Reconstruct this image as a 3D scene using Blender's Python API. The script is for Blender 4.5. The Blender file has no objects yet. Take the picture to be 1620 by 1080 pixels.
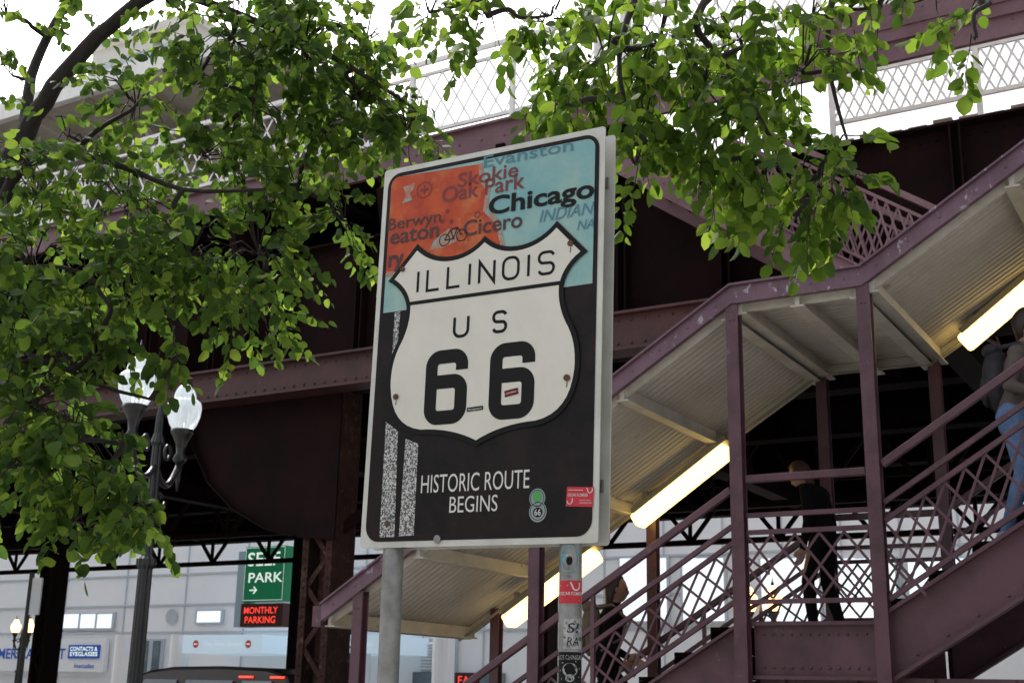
import bpy, bmesh, math, random
import numpy as np
from mathutils import Vector, Matrix
random.seed(7)
C = bpy.context.scene.collection
R = math.radians
F = 2000.0
PITCH, ROLL = 15.5, 1.15
EYE = Vector((0,0,1.6))
CAMR = (Matrix.Rotation(R(90+PITCH),3,'X') @ Matrix.Rotation(R(ROLL),3,'Z'))
AZ = R(59.5)
RV = Vector((math.sin(AZ), -math.cos(AZ), 0))     # street direction
NV = Vector((math.cos(AZ), math.sin(AZ), 0))      # across the street
UP = Vector((0,0,1))
def ray(px,py): return CAMR @ Vector((px-810, 540-py, -F))
def W(s,d,z): return RV*s + NV*d + UP*z
def sz(px,py,d):
    r = ray(px,py); t = d/r.dot(NV); p = EYE + r*t
    return p.dot(RV), p.z
def S(px,py,d): return sz(px,py,d)[0]
def Z(px,py,d): return sz(px,py,d)[1]
def at(px,py,Y):
    r = ray(px,py); return EYE + r*(Y/r.y)

# ---------------------------------------------------------------- mesh builder
class MB:
    def __init__(s): s.v=[]; s.f=[]; s.m=[]
    def add(s, vs, fs, mi=0):
        o=len(s.v); s.v += [Vector(v) for v in vs]
        for f in fs: s.f.append([i+o for i in f]); s.m.append(mi)
        return s
    def hexa(s, c, mi=0):
        return s.add(c, [(0,3,2,1),(4,5,6,7),(0,1,5,4),(1,2,6,5),(2,3,7,6),(3,0,4,7)], mi)
    def sbox(s, s0,s1,d0,d1,z0,z1, mi=0):
        return s.hexa([W(s0,d0,z0),W(s1,d0,z0),W(s1,d1,z0),W(s0,d1,z0),W(s0,d0,z1),W(s1,d0,z1),W(s1,d1,z1),W(s0,d1,z1)], mi)
    def bar(s, p, q, w, h, up=UP, mi=0):
        p=Vector(p); q=Vector(q); d=(q-p).normalized(); side=d.cross(up)
        if side.length<1e-4: side=d.cross(Vector((1,0,0)))
        side.normalize(); u=side.cross(d).normalized()
        a=side*w/2; b=u*h/2
        return s.hexa([p-a-b,p+a-b,p+a+b,p-a+b,q-a-b,q+a-b,q+a+b,q-a+b], mi)
    def tube(s, pts, rs, n=8, mi=0):
        pts=[Vector(p) for p in pts]
        if not hasattr(rs,'__len__'): rs=[rs]*len(pts)
        vs=[]; ref=None
        for i,p in enumerate(pts):
            d=(pts[min(i+1,len(pts)-1)]-pts[max(i-1,0)]).normalized()
            if ref is None:
                ref=d.cross(Vector((.3,.2,1)) if abs(d.z)<.9 else Vector((1,0,0))).normalized()
            a=(ref-d*ref.dot(d)).normalized(); b=d.cross(a); ref=a
            for k in range(n):
                t=2*math.pi*k/n; vs.append(p+(a*math.cos(t)+b*math.sin(t))*rs[i])
        fs=[]
        for i in range(len(pts)-1):
            for k in range(n):
                fs.append((i*n+k,i*n+(k+1)%n,(i+1)*n+(k+1)%n,(i+1)*n+k))
        fs.append(tuple(range(n))[::-1]); fs.append(tuple(range((len(pts)-1)*n,len(pts)*n)))
        return s.add(vs,fs,mi)
    def lathe(s, c, prof, n=16, mi=0, rib=0):
        c=Vector(c); vs=[]
        for r,z in prof:
            for k in range(n):
                t=2*math.pi*k/n; q=r*(1-(rib if k%2 else 0)); vs.append(c+Vector((math.cos(t)*q, math.sin(t)*q, z)))
        fs=[]
        for i in range(len(prof)-1):
            for k in range(n): fs.append((i*n+k,i*n+(k+1)%n,(i+1)*n+(k+1)%n,(i+1)*n+k))
        fs.append(tuple(range(n))[::-1]); fs.append(tuple(range((len(prof)-1)*n,len(prof)*n)))
        return s.add(vs,fs,mi)
    def prism(s, poly, off, mi=0):
        n=len(poly); off=Vector(off)
        vs=[Vector(p) for p in poly]+[Vector(p)+off for p in poly]
        fs=[tuple(range(n))[::-1], tuple(range(n,2*n))]+[(i,(i+1)%n,(i+1)%n+n,i+n) for i in range(n)]
        return s.add(vs,fs,mi)
    def poly(s, pts, mi=0): return s.add(pts,[tuple(range(len(pts)))],mi)
    def rivets(s, p, q, n, r, nrm):
        p=Vector(p); q=Vector(q); nrm=Vector(nrm).normalized()
        a=(q-p).normalized(); b=nrm.cross(a)
        for i in range(n):
            c=p+(q-p)*((i+.5)/n); vs=[]
            for rr,hh in ((1,0),(.75,.5)):
                for k in range(6):
                    t=math.pi*k/3; vs.append(c+(a*math.cos(t)+b*math.sin(t))*r*rr+nrm*r*hh)
            vs.append(c+nrm*r*.8)
            s.add(vs,[(k,(k+1)%6,6+(k+1)%6,6+k) for k in range(6)]+[(6+k,6+(k+1)%6,12) for k in range(6)])
        return s

ORG={}
def obj(name, mb, mats, parent=None, smooth=False, recalc=True, bevel=0):
    o0 = ORG.get(parent.name, Vector((0,0,0))) if parent else Vector((0,0,0))
    me=bpy.data.meshes.new(name)
    me.from_pydata([tuple(v-o0) for v in mb.v],[],mb.f)
    if not isinstance(mats,(list,tuple)): mats=[mats]
    for m in mats: me.materials.append(m)
    if len(mats)>1: me.polygons.foreach_set('material_index', mb.m)
    if recalc:
        bm=bmesh.new(); bm.from_mesh(me); bmesh.ops.recalc_face_normals(bm,faces=bm.faces); bm.to_mesh(me); bm.free()
    if smooth: me.polygons.foreach_set('use_smooth',[True]*len(me.polygons))
    me.update()
    o=bpy.data.objects.new(name,me); C.objects.link(o)
    if parent: o.parent=parent
    ORG[o.name]=o0
    if bevel:
        b=o.modifiers.new('bevel','BEVEL'); b.width=bevel; b.segments=2; b.limit_method='ANGLE'
    return o
def tag(o,label,cat,group=None):
    o['label']=label; o['category']=cat
    if group: o['group']=group
    return o
def thing(name,label,cat,loc,group=None):
    o=bpy.data.objects.new(name,None); C.objects.link(o); o.location=loc; o.empty_display_size=.2
    ORG[o.name]=Vector(loc); return tag(o,label,cat,group)
def struct(name,mb,m):
    o=obj(name,mb,m); o['kind']='structure'; return o

# ---------------------------------------------------------------- materials
def mat(name,col,rough=.6,metal=0,col2=None,scale=4,bump=0,bscale=None,thr=(.4,.65),emit=0,ecol=None,stretch=None,detail=6,col3=None,s3=20,thr3=(.6,.66),spec=None,trans=0):
    m=bpy.data.materials.new(name); m.use_nodes=True; nt=m.node_tree; nd=nt.nodes; lk=nt.links
    b=nd['Principled BSDF']; b.inputs['Base Color'].default_value=(*col,1)
    b.inputs['Roughness'].default_value=rough; b.inputs['Metallic'].default_value=metal
    if trans: b.inputs['Transmission Weight'].default_value=trans
    if spec is not None: b.inputs['Specular IOR Level'].default_value=spec
    tc=nd.new('ShaderNodeTexCoord'); mp=nd.new('ShaderNodeMapping'); lk.new(tc.outputs['Object'],mp.inputs[0])
    if stretch: mp.inputs['Scale'].default_value=stretch
    last=None
    def layer(prev,c,sc,th):
        n=nd.new('ShaderNodeTexNoise'); n.inputs['Scale'].default_value=sc; n.inputs['Detail'].default_value=detail; n.inputs['Roughness'].default_value=.65
        lk.new(mp.outputs[0],n.inputs['Vector'])
        r=nd.new('ShaderNodeValToRGB'); r.color_ramp.elements[0].position=th[0]; r.color_ramp.elements[1].position=th[1]
        lk.new(n.outputs['Fac'],r.inputs[0])
        x=nd.new('ShaderNodeMix'); x.data_type='RGBA'; lk.new(r.outputs[0],x.inputs[0])
        if prev is None: x.inputs[6].default_value=(*col,1)
        else: lk.new(prev,x.inputs[6])
        x.inputs[7].default_value=(*c,1); return x.outputs[2]
    if col2: last=layer(None,col2,scale,thr)
    if col3: last=layer(last,col3,s3,thr3)
    if last: lk.new(last,b.inputs['Base Color'])
    if bump:
        n=nd.new('ShaderNodeTexNoise'); n.inputs['Scale'].default_value=bscale or scale*4; n.inputs['Detail'].default_value=4
        lk.new(mp.outputs[0],n.inputs['Vector'])
        bp=nd.new('ShaderNodeBump'); bp.inputs['Strength'].default_value=bump; bp.inputs['Distance'].default_value=.02
        lk.new(n.outputs['Fac'],bp.inputs['Height']); lk.new(bp.outputs[0],b.inputs['Normal'])
    if emit:
        b.inputs['Emission Color'].default_value=(*(ecol or col),1); b.inputs['Emission Strength'].default_value=emit
        if emit<1: m.cycles.emission_sampling='NONE'
    return m
M={}
M['stair']=mat('maroon_stair_paint',(.105,.046,.062),.42,col2=(.06,.025,.034),scale=3,bump=.12,bscale=25,col3=(.16,.10,.11),s3=9,thr3=(.64,.76))
M['fascia']=mat('peeling_maroon_paint',(.17,.09,.125),.45,col2=(.10,.05,.07),scale=3,bump=.15,bscale=30,col3=(.36,.32,.37),s3=14,thr3=(.60,.64),stretch=(1,1,.6))
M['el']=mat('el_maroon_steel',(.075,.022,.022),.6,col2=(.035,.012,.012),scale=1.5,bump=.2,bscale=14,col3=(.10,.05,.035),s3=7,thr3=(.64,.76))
M['elshade']=mat('el_shaded_maroon',(.014,.005,.005),.8,col2=(.007,.0035,.0035),scale=1.5,bump=.2,bscale=14,col3=(.022,.011,.008),s3=6,thr3=(.62,.8),spec=.08)  # same maroon steel, darkened: shade around the viaduct painted into the base colour
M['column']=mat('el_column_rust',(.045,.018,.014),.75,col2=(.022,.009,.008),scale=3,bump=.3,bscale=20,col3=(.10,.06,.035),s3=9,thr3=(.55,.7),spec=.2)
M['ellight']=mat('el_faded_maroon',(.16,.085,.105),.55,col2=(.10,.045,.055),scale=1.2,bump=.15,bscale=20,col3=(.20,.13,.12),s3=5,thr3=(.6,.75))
M['eldark']=mat('el_dark_shaded_steel',(.009,.0045,.0045),.9,col2=(.005,.003,.003),scale=2,spec=.05)  # near-black steel tone, with the deeper shade under the deck in its colour
M['timber']=mat('weathered_timber',(.38,.31,.25),.85,col2=(.15,.11,.08),scale=3,bump=.4,stretch=(1,1,6))
M['white']=mat('white_rail_paint',(.85,.85,.83),.5,col2=(.74,.73,.71),scale=6)
M['corr']=mat('corrugated_sheet',(.62,.58,.51),.5,.0,col2=(.50,.46,.39),scale=1.3,col3=(.28,.19,.11),s3=3,thr3=(.66,.80))
M['rafter']=mat('rafter_cream_paint',(.62,.58,.51),.5,col2=(.50,.46,.39),scale=4,col3=(.22,.12,.08),s3=10,thr3=(.64,.72))
M['tube']=mat('fluorescent_tube',(.6,.5,.3),.4,emit=4.6,ecol=(1,.68,.20))
M['lhouse']=mat('lamp_housing',(.3,.28,.22),.4,.3)
M['galv']=mat('galvanised_steel',(.30,.30,.29),.42,.6,col2=(.20,.20,.19),scale=14,bump=.1,col3=(.14,.08,.05),s3=18,thr3=(.66,.74))
M['alum']=mat('sign_aluminium',(.58,.58,.53),.45,.1,col2=(.48,.48,.43),scale=6,col3=(.34,.32,.28),s3=30,thr3=(.66,.74))
M['sblack']=mat('sign_black',(.008,.0075,.0075),.5,col2=(.020,.012,.012),scale=7,col3=(.028,.020,.020),s3=70,thr3=(.62,.7),spec=.15)
M['swhite']=mat('sign_white',(.66,.64,.56),.45,col2=(.61,.59,.51),scale=5,col3=(.52,.50,.42),s3=26,thr3=(.68,.78))
M['stext']=mat('sign_lettering_white',(.62,.62,.58),.45)
M['sink']=mat('sign_ink_black',(.008,.008,.008),.5,spec=.15)
M['brownink']=mat('map_brown_ink',(.045,.012,.010),.5)
M['orange']=mat('map_orange',(.50,.075,.020),.5,col2=(.34,.035,.012),scale=9,col3=(.50,.17,.05),s3=7,thr3=(.54,.70),spec=.3)
M['blend']=mat('map_faded_seam',(.36,.24,.19),.5,col2=(.42,.14,.07),scale=30,col3=(.24,.34,.32),s3=40,thr3=(.5,.6),spec=.3)
M['blue']=mat('map_pale_blue',(.18,.38,.39),.5,col2=(.31,.46,.41),scale=4,spec=.3)
M['tealink']=mat('map_teal_ink',(.06,.18,.23),.45)
M['redink']=mat('map_red_ink',(.15,.016,.016),.45)
M['speck']=mat('speckled_road_stripe',(.05,.05,.05),.5,col2=(.55,.55,.53),scale=160,thr=(.46,.56),detail=2)
M['rust']=mat('rust',(.06,.03,.02),.8,col2=(.14,.07,.03),scale=60)
M['red']=mat('sticker_red',(.50,.015,.03),.4)
M['darkred']=mat('sticker_dark_red',(.33,.012,.02),.5,col2=(.2,.02,.02),scale=60)
M['teal']=mat('sticker_teal',(.05,.26,.32),.4,col2=(.20,.38,.38),scale=40)
M['sgreen']=mat('sticker_green',(.06,.32,.07),.4)
M['sgrey']=mat('sticker_grey',(.25,.30,.30),.4)
M['paper']=mat('sticker_white',(.58,.58,.56),.5)
M['worn']=mat('worn_sticker_paper',(.42,.42,.41),.6,col2=(.22,.22,.22),scale=30,col3=(.08,.08,.08),s3=46,thr3=(.54,.62))
M['bark']=mat('tree_bark',(.035,.026,.022),.85,col2=(.014,.011,.010),scale=8,bump=.8,bscale=30,stretch=(1,1,.35))
M['lampblack']=mat('cast_iron_black',(.008,.009,.010),.35,col2=(.016,.017,.019),scale=10)
M['globe']=mat('acorn_globe',(.82,.86,.88),.10,emit=.28,ecol=(.85,.92,.96),col2=(.48,.53,.56),scale=6,stretch=(1,1,.25),trans=.4)
M['glow']=mat('lit_amber_globe',(1,.7,.35),.4,emit=8,ecol=(1,.50,.14))
M['facade']=mat('white_facade_panel',(.88,.90,.92),.6,col2=(.82,.85,.88),scale=.4)
M['trim']=mat('facade_grey_trim',(.50,.55,.60),.5)
M['glass']=mat('shop_glass',(.10,.14,.17),.08,col2=(.22,.27,.30),scale=.6,spec=.8)
M['glowpane']=mat('glowing_facade_pane',(.7,.78,.82),.2,emit=.8,ecol=(.88,.95,1))  # pane glow added to lift the brightness of the facade
M['shopblue']=mat('shop_blue_letters',(.01,.07,.36),.4,emit=.12,ecol=(.02,.15,.7))
M['pgreen']=mat('parking_green',(.0,.13,.055),.4,emit=.15,ecol=(0,.35,.13))
M['psign']=mat('parking_letters',(.8,.85,.8),.4,emit=.6,ecol=(.85,1,.9))
M['ledbg']=mat('led_panel_black',(.05,.005,.005),.4)
M['led']=mat('led_red',(.8,.05,.03),.4,emit=1.1,ecol=(1,.06,.04)); M['led'].cycles.emission_sampling='NONE'
M['cabinet']=mat('sign_cabinet',(.45,.60,.70),.4)
M['banner']=mat('blue_white_banner',(.58,.72,.83),.5,emit=.3,ecol=(.62,.80,.95))
M['nored']=mat('no_entry_red',(.65,.08,.05),.5)
M['blet']=mat('banner_lettering',(.80,.86,.90),.5,emit=.3,ecol=(.8,.9,1))
M['asphalt']=mat('asphalt',(.05,.05,.05),.9,col2=(.065,.063,.06),scale=3,bump=.3,bscale=80)
M['concrete']=mat('concrete_paving',(.28,.27,.25),.85,col2=(.21,.20,.19),scale=2,bump=.2,bscale=40)
M['bounceconc']=mat('pale_bounce_concrete',(.45,.44,.42),.85,col2=(.38,.37,.35),scale=2,bump=.2,bscale=40)  # unseen far pavement, kept pale to bounce light onto the facade
M['paintline']=mat('road_paint',(.7,.68,.6),.7)
M['skin']=mat('skin',(.30,.16,.11),.5)
M['hairred']=mat('auburn_hair',(.055,.018,.009),.6,col2=(.025,.010,.006),scale=30,stretch=(1,1,.2))
M['hairdark']=mat('dark_brown_hair',(.03,.017,.012),.5)
M['jacket']=mat('dark_jacket',(.006,.006,.007),.9,bump=.4,bscale=15,spec=.1)
M['jeans']=mat('blue_jeans',(.14,.24,.44),.8,col2=(.09,.16,.31),scale=12,bump=.4,bscale=18)
M['trouser']=mat('black_trousers',(.006,.006,.007),.9,spec=.1)
M['shoe']=mat('pale_shoe',(.33,.38,.42),.6)
M['shirt']=mat('grey_brown_top',(.10,.08,.07),.8,bump=.4,bscale=15)
M['bag']=mat('dark_backpack',(.03,.03,.035),.75,col2=(.015,.015,.018),scale=9,bump=.6,bscale=14)
M['bagtan']=mat('tan_backpack',(.22,.17,.12),.75,col2=(.09,.07,.06),scale=7,bump=.5,bscale=20)
M['carpaint']=mat('dark_brown_car_paint',(.045,.036,.033),.25,.4)
M['tyre']=mat('tyre',(.015,.015,.015),.8)
M['tail']=mat('tail_light',(.7,.02,.01),.3,emit=2.0,ecol=(1,.06,.03)); M['tail'].cycles.emission_sampling='NONE'
M['pale']=mat('pale_tower_masonry',(.80,.78,.72),.8,col2=(.72,.69,.62),scale=1)

def leafmat(name,c1,c2,c3):
    m=bpy.data.materials.new(name); m.use_nodes=True; nt=m.node_tree; nd=nt.nodes; lk=nt.links
    b=nd['Principled BSDF']; out=nd['Material Output']
    g=nd.new('ShaderNodeNewGeometry'); r=nd.new('ShaderNodeValToRGB')
    e=r.color_ramp.elements; e[0].color=(*c1,1); e[1].color=(*c3,1); k=e.new(.6); k.color=(*c2,1)
    lk.new(g.outputs['Random Per Island'],r.inputs[0]); lk.new(r.outputs[0],b.inputs['Base Color'])
    b.inputs['Roughness'].default_value=.55; b.inputs['Specular IOR Level'].default_value=.2
    t=nd.new('ShaderNodeBsdfTranslucent'); hs=nd.new('ShaderNodeHueSaturation'); hs.inputs['Value'].default_value=2.3; hs.inputs['Hue'].default_value=.478; hs.inputs['Saturation'].default_value=1.05
    lk.new(r.outputs[0],hs.inputs['Color']); lk.new(hs.outputs[0],t.inputs['Color'])
    mx=nd.new('ShaderNodeMixShader'); mx.inputs[0].default_value=.55
    lk.new(b.outputs[0],mx.inputs[1]); lk.new(t.outputs[0],mx.inputs[2]); lk.new(mx.outputs[0],out.inputs[0])
    return m
M['leafA']=leafmat('leaves_left_tree',(.022,.052,.012),(.052,.108,.018),(.125,.205,.032))
M['leafB']=leafmat('leaves_right_tree',(.026,.062,.010),(.062,.125,.016),(.14,.225,.035))

# ---------------------------------------------------------------- text helpers
TXT={}
def text2d(s,offset=0.0,shear=0.0):
    k=(s,offset,shear)
    if k in TXT: return TXT[k]
    cu=bpy.data.curves.new('t','FONT'); cu.body=s; cu.offset=offset; cu.shear=shear; cu.resolution_u=4
    o=bpy.data.objects.new('t',cu); C.objects.link(o)
    bpy.context.view_layer.update()
    dg=bpy.context.evaluated_depsgraph_get(); me=o.evaluated_get(dg).to_mesh()
    vs=[(v.co.x,v.co.y) for v in me.vertices]; fs=[tuple(p.vertices) for p in me.polygons]
    bpy.data.objects.remove(o); bpy.data.curves.remove(cu)
    TXT[k]=(vs,fs); return TXT[k]
CAP=max(y for x,y in text2d('H')[0])
def add_text(mb,s,fn,x0,x1,y0,y1,offset=0,shear=0,mi=0):
    vs,fs=text2d(s,offset,shear); mx0=min(v[0] for v in vs); mx1=max(v[0] for v in vs)
    mb.add([fn(x0+(x-mx0)/(mx1-mx0)*(x1-x0), y0+y/CAP*(y1-y0)) for x,y in vs],fs,mi)
def ribbon(mb,pts,w,fn,closed=False,mi=0):
    n=len(pts); P=[Vector((p[0],p[1])) for p in pts]; L=[];Rr=[]
    for i in range(n):
        if closed: a=P[i-1]; c=P[(i+1)%n]
        else: a=P[max(i-1,0)]; c=P[min(i+1,n-1)]
        b=P[i]; d1=(b-a) if (b-a).length>1e-9 else (c-b); d2=(c-b) if (c-b).length>1e-9 else (b-a)
        d1=d1.normalized(); d2=d2.normalized(); n1=Vector((-d1.y,d1.x)); n2=Vector((-d2.y,d2.x))
        m=(n1+n2); m=m.normalized() if m.length>1e-6 else n1
        k=w/2/max(.3,m.dot(n1)); L.append(b+m*k); Rr.append(b-m*k)
    vs=[fn(p.x,p.y) for p in L]+[fn(p.x,p.y) for p in Rr]
    fs=[(i,(i+1)%n,(i+1)%n+n,i+n) for i in range(n if closed else n-1)]
    mb.add(vs,fs,mi)
def disc(mb,c,rx,ry,fn,n=20,mi=0):
    mb.add([fn(c[0]+rx*math.cos(2*math.pi*i/n),c[1]+ry*math.sin(2*math.pi*i/n)) for i in range(n)],[tuple(range(n))],mi)
def arc(cx,cy,rx,ry,a0,a1,n=8): return [(cx+rx*math.cos(R(a0+(a1-a0)*i/n)), cy+ry*math.sin(R(a0+(a1-a0)*i/n))) for i in range(n+1)]
def rrect(x0,y0,x1,y1,r,n=6): return arc(x1-r,y1-r,r,r,0,90,n)+arc(x0+r,y1-r,r,r,90,180,n)+arc(x0+r,y0+r,r,r,180,270,n)+arc(x1-r,y0+r,r,r,270,360,n)

# ================================================================ SIGN
DS=3.6
cor=[(565,869),(946,856),(958,198),(613,271)]   # BL BR TR TL
q=[Vector(sz(x,y,DS)) for x,y in cor]
e1=((q[1]-q[0])+(q[2]-q[3]))/2; e2=((q[3]-q[0])+(q[2]-q[1]))/2
SW,SH=e1.length,e2.length; cen=sum(q,Vector((0,0)))/4
ang=math.atan2(e1.y,e1.x)*.5+ (math.atan2(e2.y,e2.x)-math.pi/2)*.5
ex=Vector((math.cos(ang),math.sin(ang))); ey=Vector((-ex.y,ex.x))
def SG(u,v,off=0):
    p=cen+ex*(u-SW/2)+ey*(v-SH/2); return W(p.x,DS-off,p.y)
A=[];B=[]
for (x,y),(u,v) in zip(cor,[(0,0),(SW,0),(SW,SH),(0,SH)]):
    A.append([x,y,1,0,0,0,-u*x,-u*y]);B.append(u); A.append([0,0,0,x,y,1,-v*x,-v*y]);B.append(v)
Hm=np.linalg.solve(np.array(A,float),np.array(B,float))
def uv(x,y):
    w=Hm[6]*x+Hm[7]*y+1; return ((Hm[0]*x+Hm[1]*y+Hm[2])/w,(Hm[3]*x+Hm[4]*y+Hm[5])/w)
sgn=thing('route_sign','black and orange route sign with white 66 shield on two grey pipe posts','sign',W(cen.x,DS+.04,0))
def layer(name,polys,off,m,par):
    o=None
    for p in polys:
        mb=MB(); mb.poly([SG(u,v,off) for u,v in p]); o=obj(name,mb,m,par,recalc=False)
    return o
mb=MB(); mb.prism([SG(u,v,0) for u,v in rrect(0,0,SW,SH,.012,3)],NV*.004); panel=obj('panel',mb,M['alum'],sgn)
mb=MB(); mb.prism([SG(u,v,-.078) for u,v in rrect(0,0,SW,SH,.012,3)],NV*.005); obj('back_panel',mb,M['alum'],sgn)
for v in (SH*.12,SH*.86):
    for off in (-.004,-.066):
        mb=MB(); mb.hexa([SG(u,vv,o) for o in (off-.0005,off-.011) for u,vv in ((.02,v),(SW-.02,v),(SW-.02,v+.04),(.02,v+.04))]); obj('mounting_rail',mb,M['galv'],sgn)
blk=rrect(.021,.021,SW-.021,SH-.021,.055)
layer('black_field',[blk],.0015,M['sblack'],sgn)
bw=.016
x0,x1=.021+bw,SW-.021-bw; yT=SH-.021-bw; ymR=uv(937,443)[1]; ymL=uv(616,492)[1]
mapo=layer('map_picture',[[(x0,ymL),(x0+.05,ymL),(x1-.02,ymR),(x1,ymR)]+arc(x1-.035,yT-.035,.035,.035,0,90)+arc(x0+.035,yT-.035,.035,.035,90,180)],.0025,M['blue'],sgn)
opx=[(763,259),(766,285),(775,300),(770,330),(790,350),(800,400)]
op=[uv(*p) for p in opx+[(640,440),(650,425)]]
layer('orange_area',[[(x0,uv(616,430)[1])]+[ (x0,yT-.036)]+arc(x0+.035,yT-.035,.035,.035,180,90)+op],.0031,M['orange'],mapo)
mb=MB(); ribbon(mb,[uv(*p) for p in opx],.018,lambda u,v:SG(u,v,.0037)); obj('faded_seam',mb,M['blend'],mapo,recalc=False)
mb=MB(); ribbon(mb,[(x0+.004,uv(616,432)[1]),(x0+.05,uv(616,432)[1]-.004)],.02,lambda u,v:SG(u,v,.0037)); obj('faded_seam',mb,M['blend'],mapo,recalc=False)
layer('pale_area',[[uv(*p) for p in [(690,378),(712,360),(730,363),(724,380),(704,390),(682,394)]],[uv(*p) for p in [(642,296),(660,290),(658,300),(652,306),(656,316),(640,322),(646,308)]]],.0037,M['blend'],mapo)
layer('speckled_stripe',[[uv(*p) for p in q_] for q_ in ([(626,492),(635,490),(629,552),(620,575)],[(610,665),(629,680),(621,850),(597,851)],[(641,692),(661,700),(652,847),(628,849)])],.0025,M['speck'],sgn)
def st(m,s,xl,yb,xr,cap,offset=0,shear=0,off=.0045,nm='map_name',par=None):
    a=uv(xl,yb); dv=uv(xl,yb-cap)[1]-a[1]; u1=uv(xr,yb-.17*(xr-xl))[0]; mb=MB()
    add_text(mb,s,lambda u,v:SG(u,v,off),a[0],u1,a[1],a[1]+dv,offset,shear); return obj(nm,mb,M[m],par or mapo,recalc=False)
st('tealink','Evanston',768,265,908,17,.005); st('redink','Skokie',727,296,822,21,.012); st('redink','Oak Park',702,320,832,23,.012)
st('sink','Chicago',775,338,941,26,.026); st('brownink','Berwyn',617,364,700,17,.008); st('brownink','Cicero',735,372,828,23,.016)
st('brownink','eaton',620,386,697,23,.016); st('brownink','ry',617,421,641,24,.03)
st('tealink','INDIAN',855,349,941,18,.004,.25); st('tealink','NA',914,361,941,15,.004,.25)
sg5=lambda u,v:SG(u,v,.0045)
for (x,y,r) in ((758,338,.011),(711,333,.006),(703,349,.006),(717,349,.006)):
    c=uv(x,y); mb=MB(); ribbon(mb,arc(c[0],c[1],r,r,0,345,18),.0028,sg5,closed=True); obj('town_ring',mb,M['brownink'],mapo,recalc=False)
mb=MB()
for (x,y) in ((706,378),(733,370)):
    c=uv(x,y); ribbon(mb,arc(c[0],c[1],.022,.022,0,345,20),.0035,sg5,True)
a=uv(706,378);b=uv(733,370);c=uv(716,362);d=uv(720,376);e_=uv(727,358)
for k_,(p,q_) in enumerate(((a,c),(c,d),(d,a),(c,e_),(e_,d),(e_,b))): ribbon(mb,[p,q_],.004,lambda u,v,k=k_:SG(u,v,.0048+.0002*k))
obj('bicycle_emblem',mb,M['sink'],mapo,recalc=False)
mb=MB(); c=uv(675,300); ribbon(mb,arc(c[0],c[1],.032,.030,0,350,22),.004,sg5,True); ribbon(mb,[(c[0]-.018,c[1]),(c[0]+.018,c[1])],.010,sg5); ribbon(mb,[(c[0],c[1]+.018),(c[0],c[1]-.018)],.006,lambda u,v:SG(u,v,.0049)); obj('map_symbol',mb,M['redink'],mapo,recalc=False)
# shield
cb=uv(752,703); ct=uv(769,371); cu_=(uv(613,610)[0]+uv(918,570)[0])/2; hw=(uv(918,570)[0]-uv(613,610)[0])/2; hh=ct[1]-cb[1]; vb=cb[1]
def bez(p0,p1,p2,n=8): return [((1-t)**2*p0[0]+2*t*(1-t)*p1[0]+t*t*p2[0],(1-t)**2*p0[1]+2*t*(1-t)*p1[1]+t*t*p2[1]) for t in [i/n for i in range(n)]]
half=bez((0,1.0),(.16,.915),(.40,.925))+bez((.40,.925),(.60,.935),(.745,1.015))+[(.745,1.015)]
half+=bez((1.06,.845),(.86,.79),(.83,.70))+bez((.83,.70),(.82,.62),(.90,.54))+bez((.90,.54),(1.02,.44),(1.0,.31))+bez((1.0,.31),(.96,.10),(.60,.072))+bez((.60,.072),(.26,.07),(0,0))
half.append((0,0))
outer=[(cu_+x*hw,vb+y*hh) for x,y in half]+[(cu_-x*hw,vb+y*hh) for x,y in half[::-1][1:-1]]
def insetp(P,w):
    n=len(P); out=[]
    for i in range(n):
        a=Vector(P[i-1]);b=Vector(P[i]);c=Vector(P[(i+1)%n]); d1=(b-a).normalized();d2=(c-b).normalized()
        n1=Vector((-d1.y,d1.x));n2=Vector((-d2.y,d2.x)); m=(n1+n2).normalized(); k=w/max(.45,m.dot(n1)); out.append(tuple(b-m*k*1))
    return out
inner=insetp(outer,-.018 if sum(outer[i-1][0]*outer[i][1]-outer[i][0]*outer[i-1][1] for i in range(len(outer)))>0 else .018)
sh=layer('shield',[outer],.0066,M['sink'],sgn)
layer('shield_face',[inner],.0074,M['swhite'],sh)
mb=MB(); f8=lambda u,v:SG(u,v,.0082); vl=vb+.715*hh
ribbon(mb,[(cu_-.825*hw,vl),(cu_+.825*hw,vl)],.014,f8); obj('divider',mb,M['sink'],sh,recalc=False)
def gS(w,h,r):
    return arc(w-r,h-r*1.0,r,r,20,90,5)+arc(r,h-r,r,r,90,180,5)+arc(r,h/2+r*.95,r,r*.95,180,250,4)+[(w*.5,h/2)]+arc(w-r,h/2-r*.95,r,r*.95,70,0,4)+arc(w-r,r,r,r,0,-90,5)+arc(r,r,r,r,270,200,5)
def dedup(P):
    out=[]
    for p in P:
        if not out or (Vector(p)-Vector(out[-1])).length>1e-5: out.append(p)
    return out
def glyph(ch,w,h,wd):
    r=min(w,h)*.42
    if ch=='I': return [([(w/2,0),(w/2,h)],0)]
    if ch=='L': return [([(0,h),(0,0),(w,0)],0)]
    if ch=='N': return [([(0,0),(0,h),(w,0),(w,h)],0)]
    if ch=='O': return [(rrect(0,0,w,h,r),1)]
    if ch=='U': return [([(0,h)]+arc(r,r,r,r,180,270)+arc(w-r,r,r,r,270,360)+[(w,h)],0)]
    if ch=='S': return [(gS(w,h,min(w/2,h/4)*.98),0)]
    if ch=='6':
        r=w*.27; m=h*.585
        return [([(w,h*.76)]+arc(w-r,h-r,r,r,0,90)+arc(r,h-r,r,r,90,180)+arc(r,r,r,r,180,270)+arc(w-r,r,r,r,270,360)+arc(w-r,m-r,r,r,0,90)+[(wd*.495,m)],0)]
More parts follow.
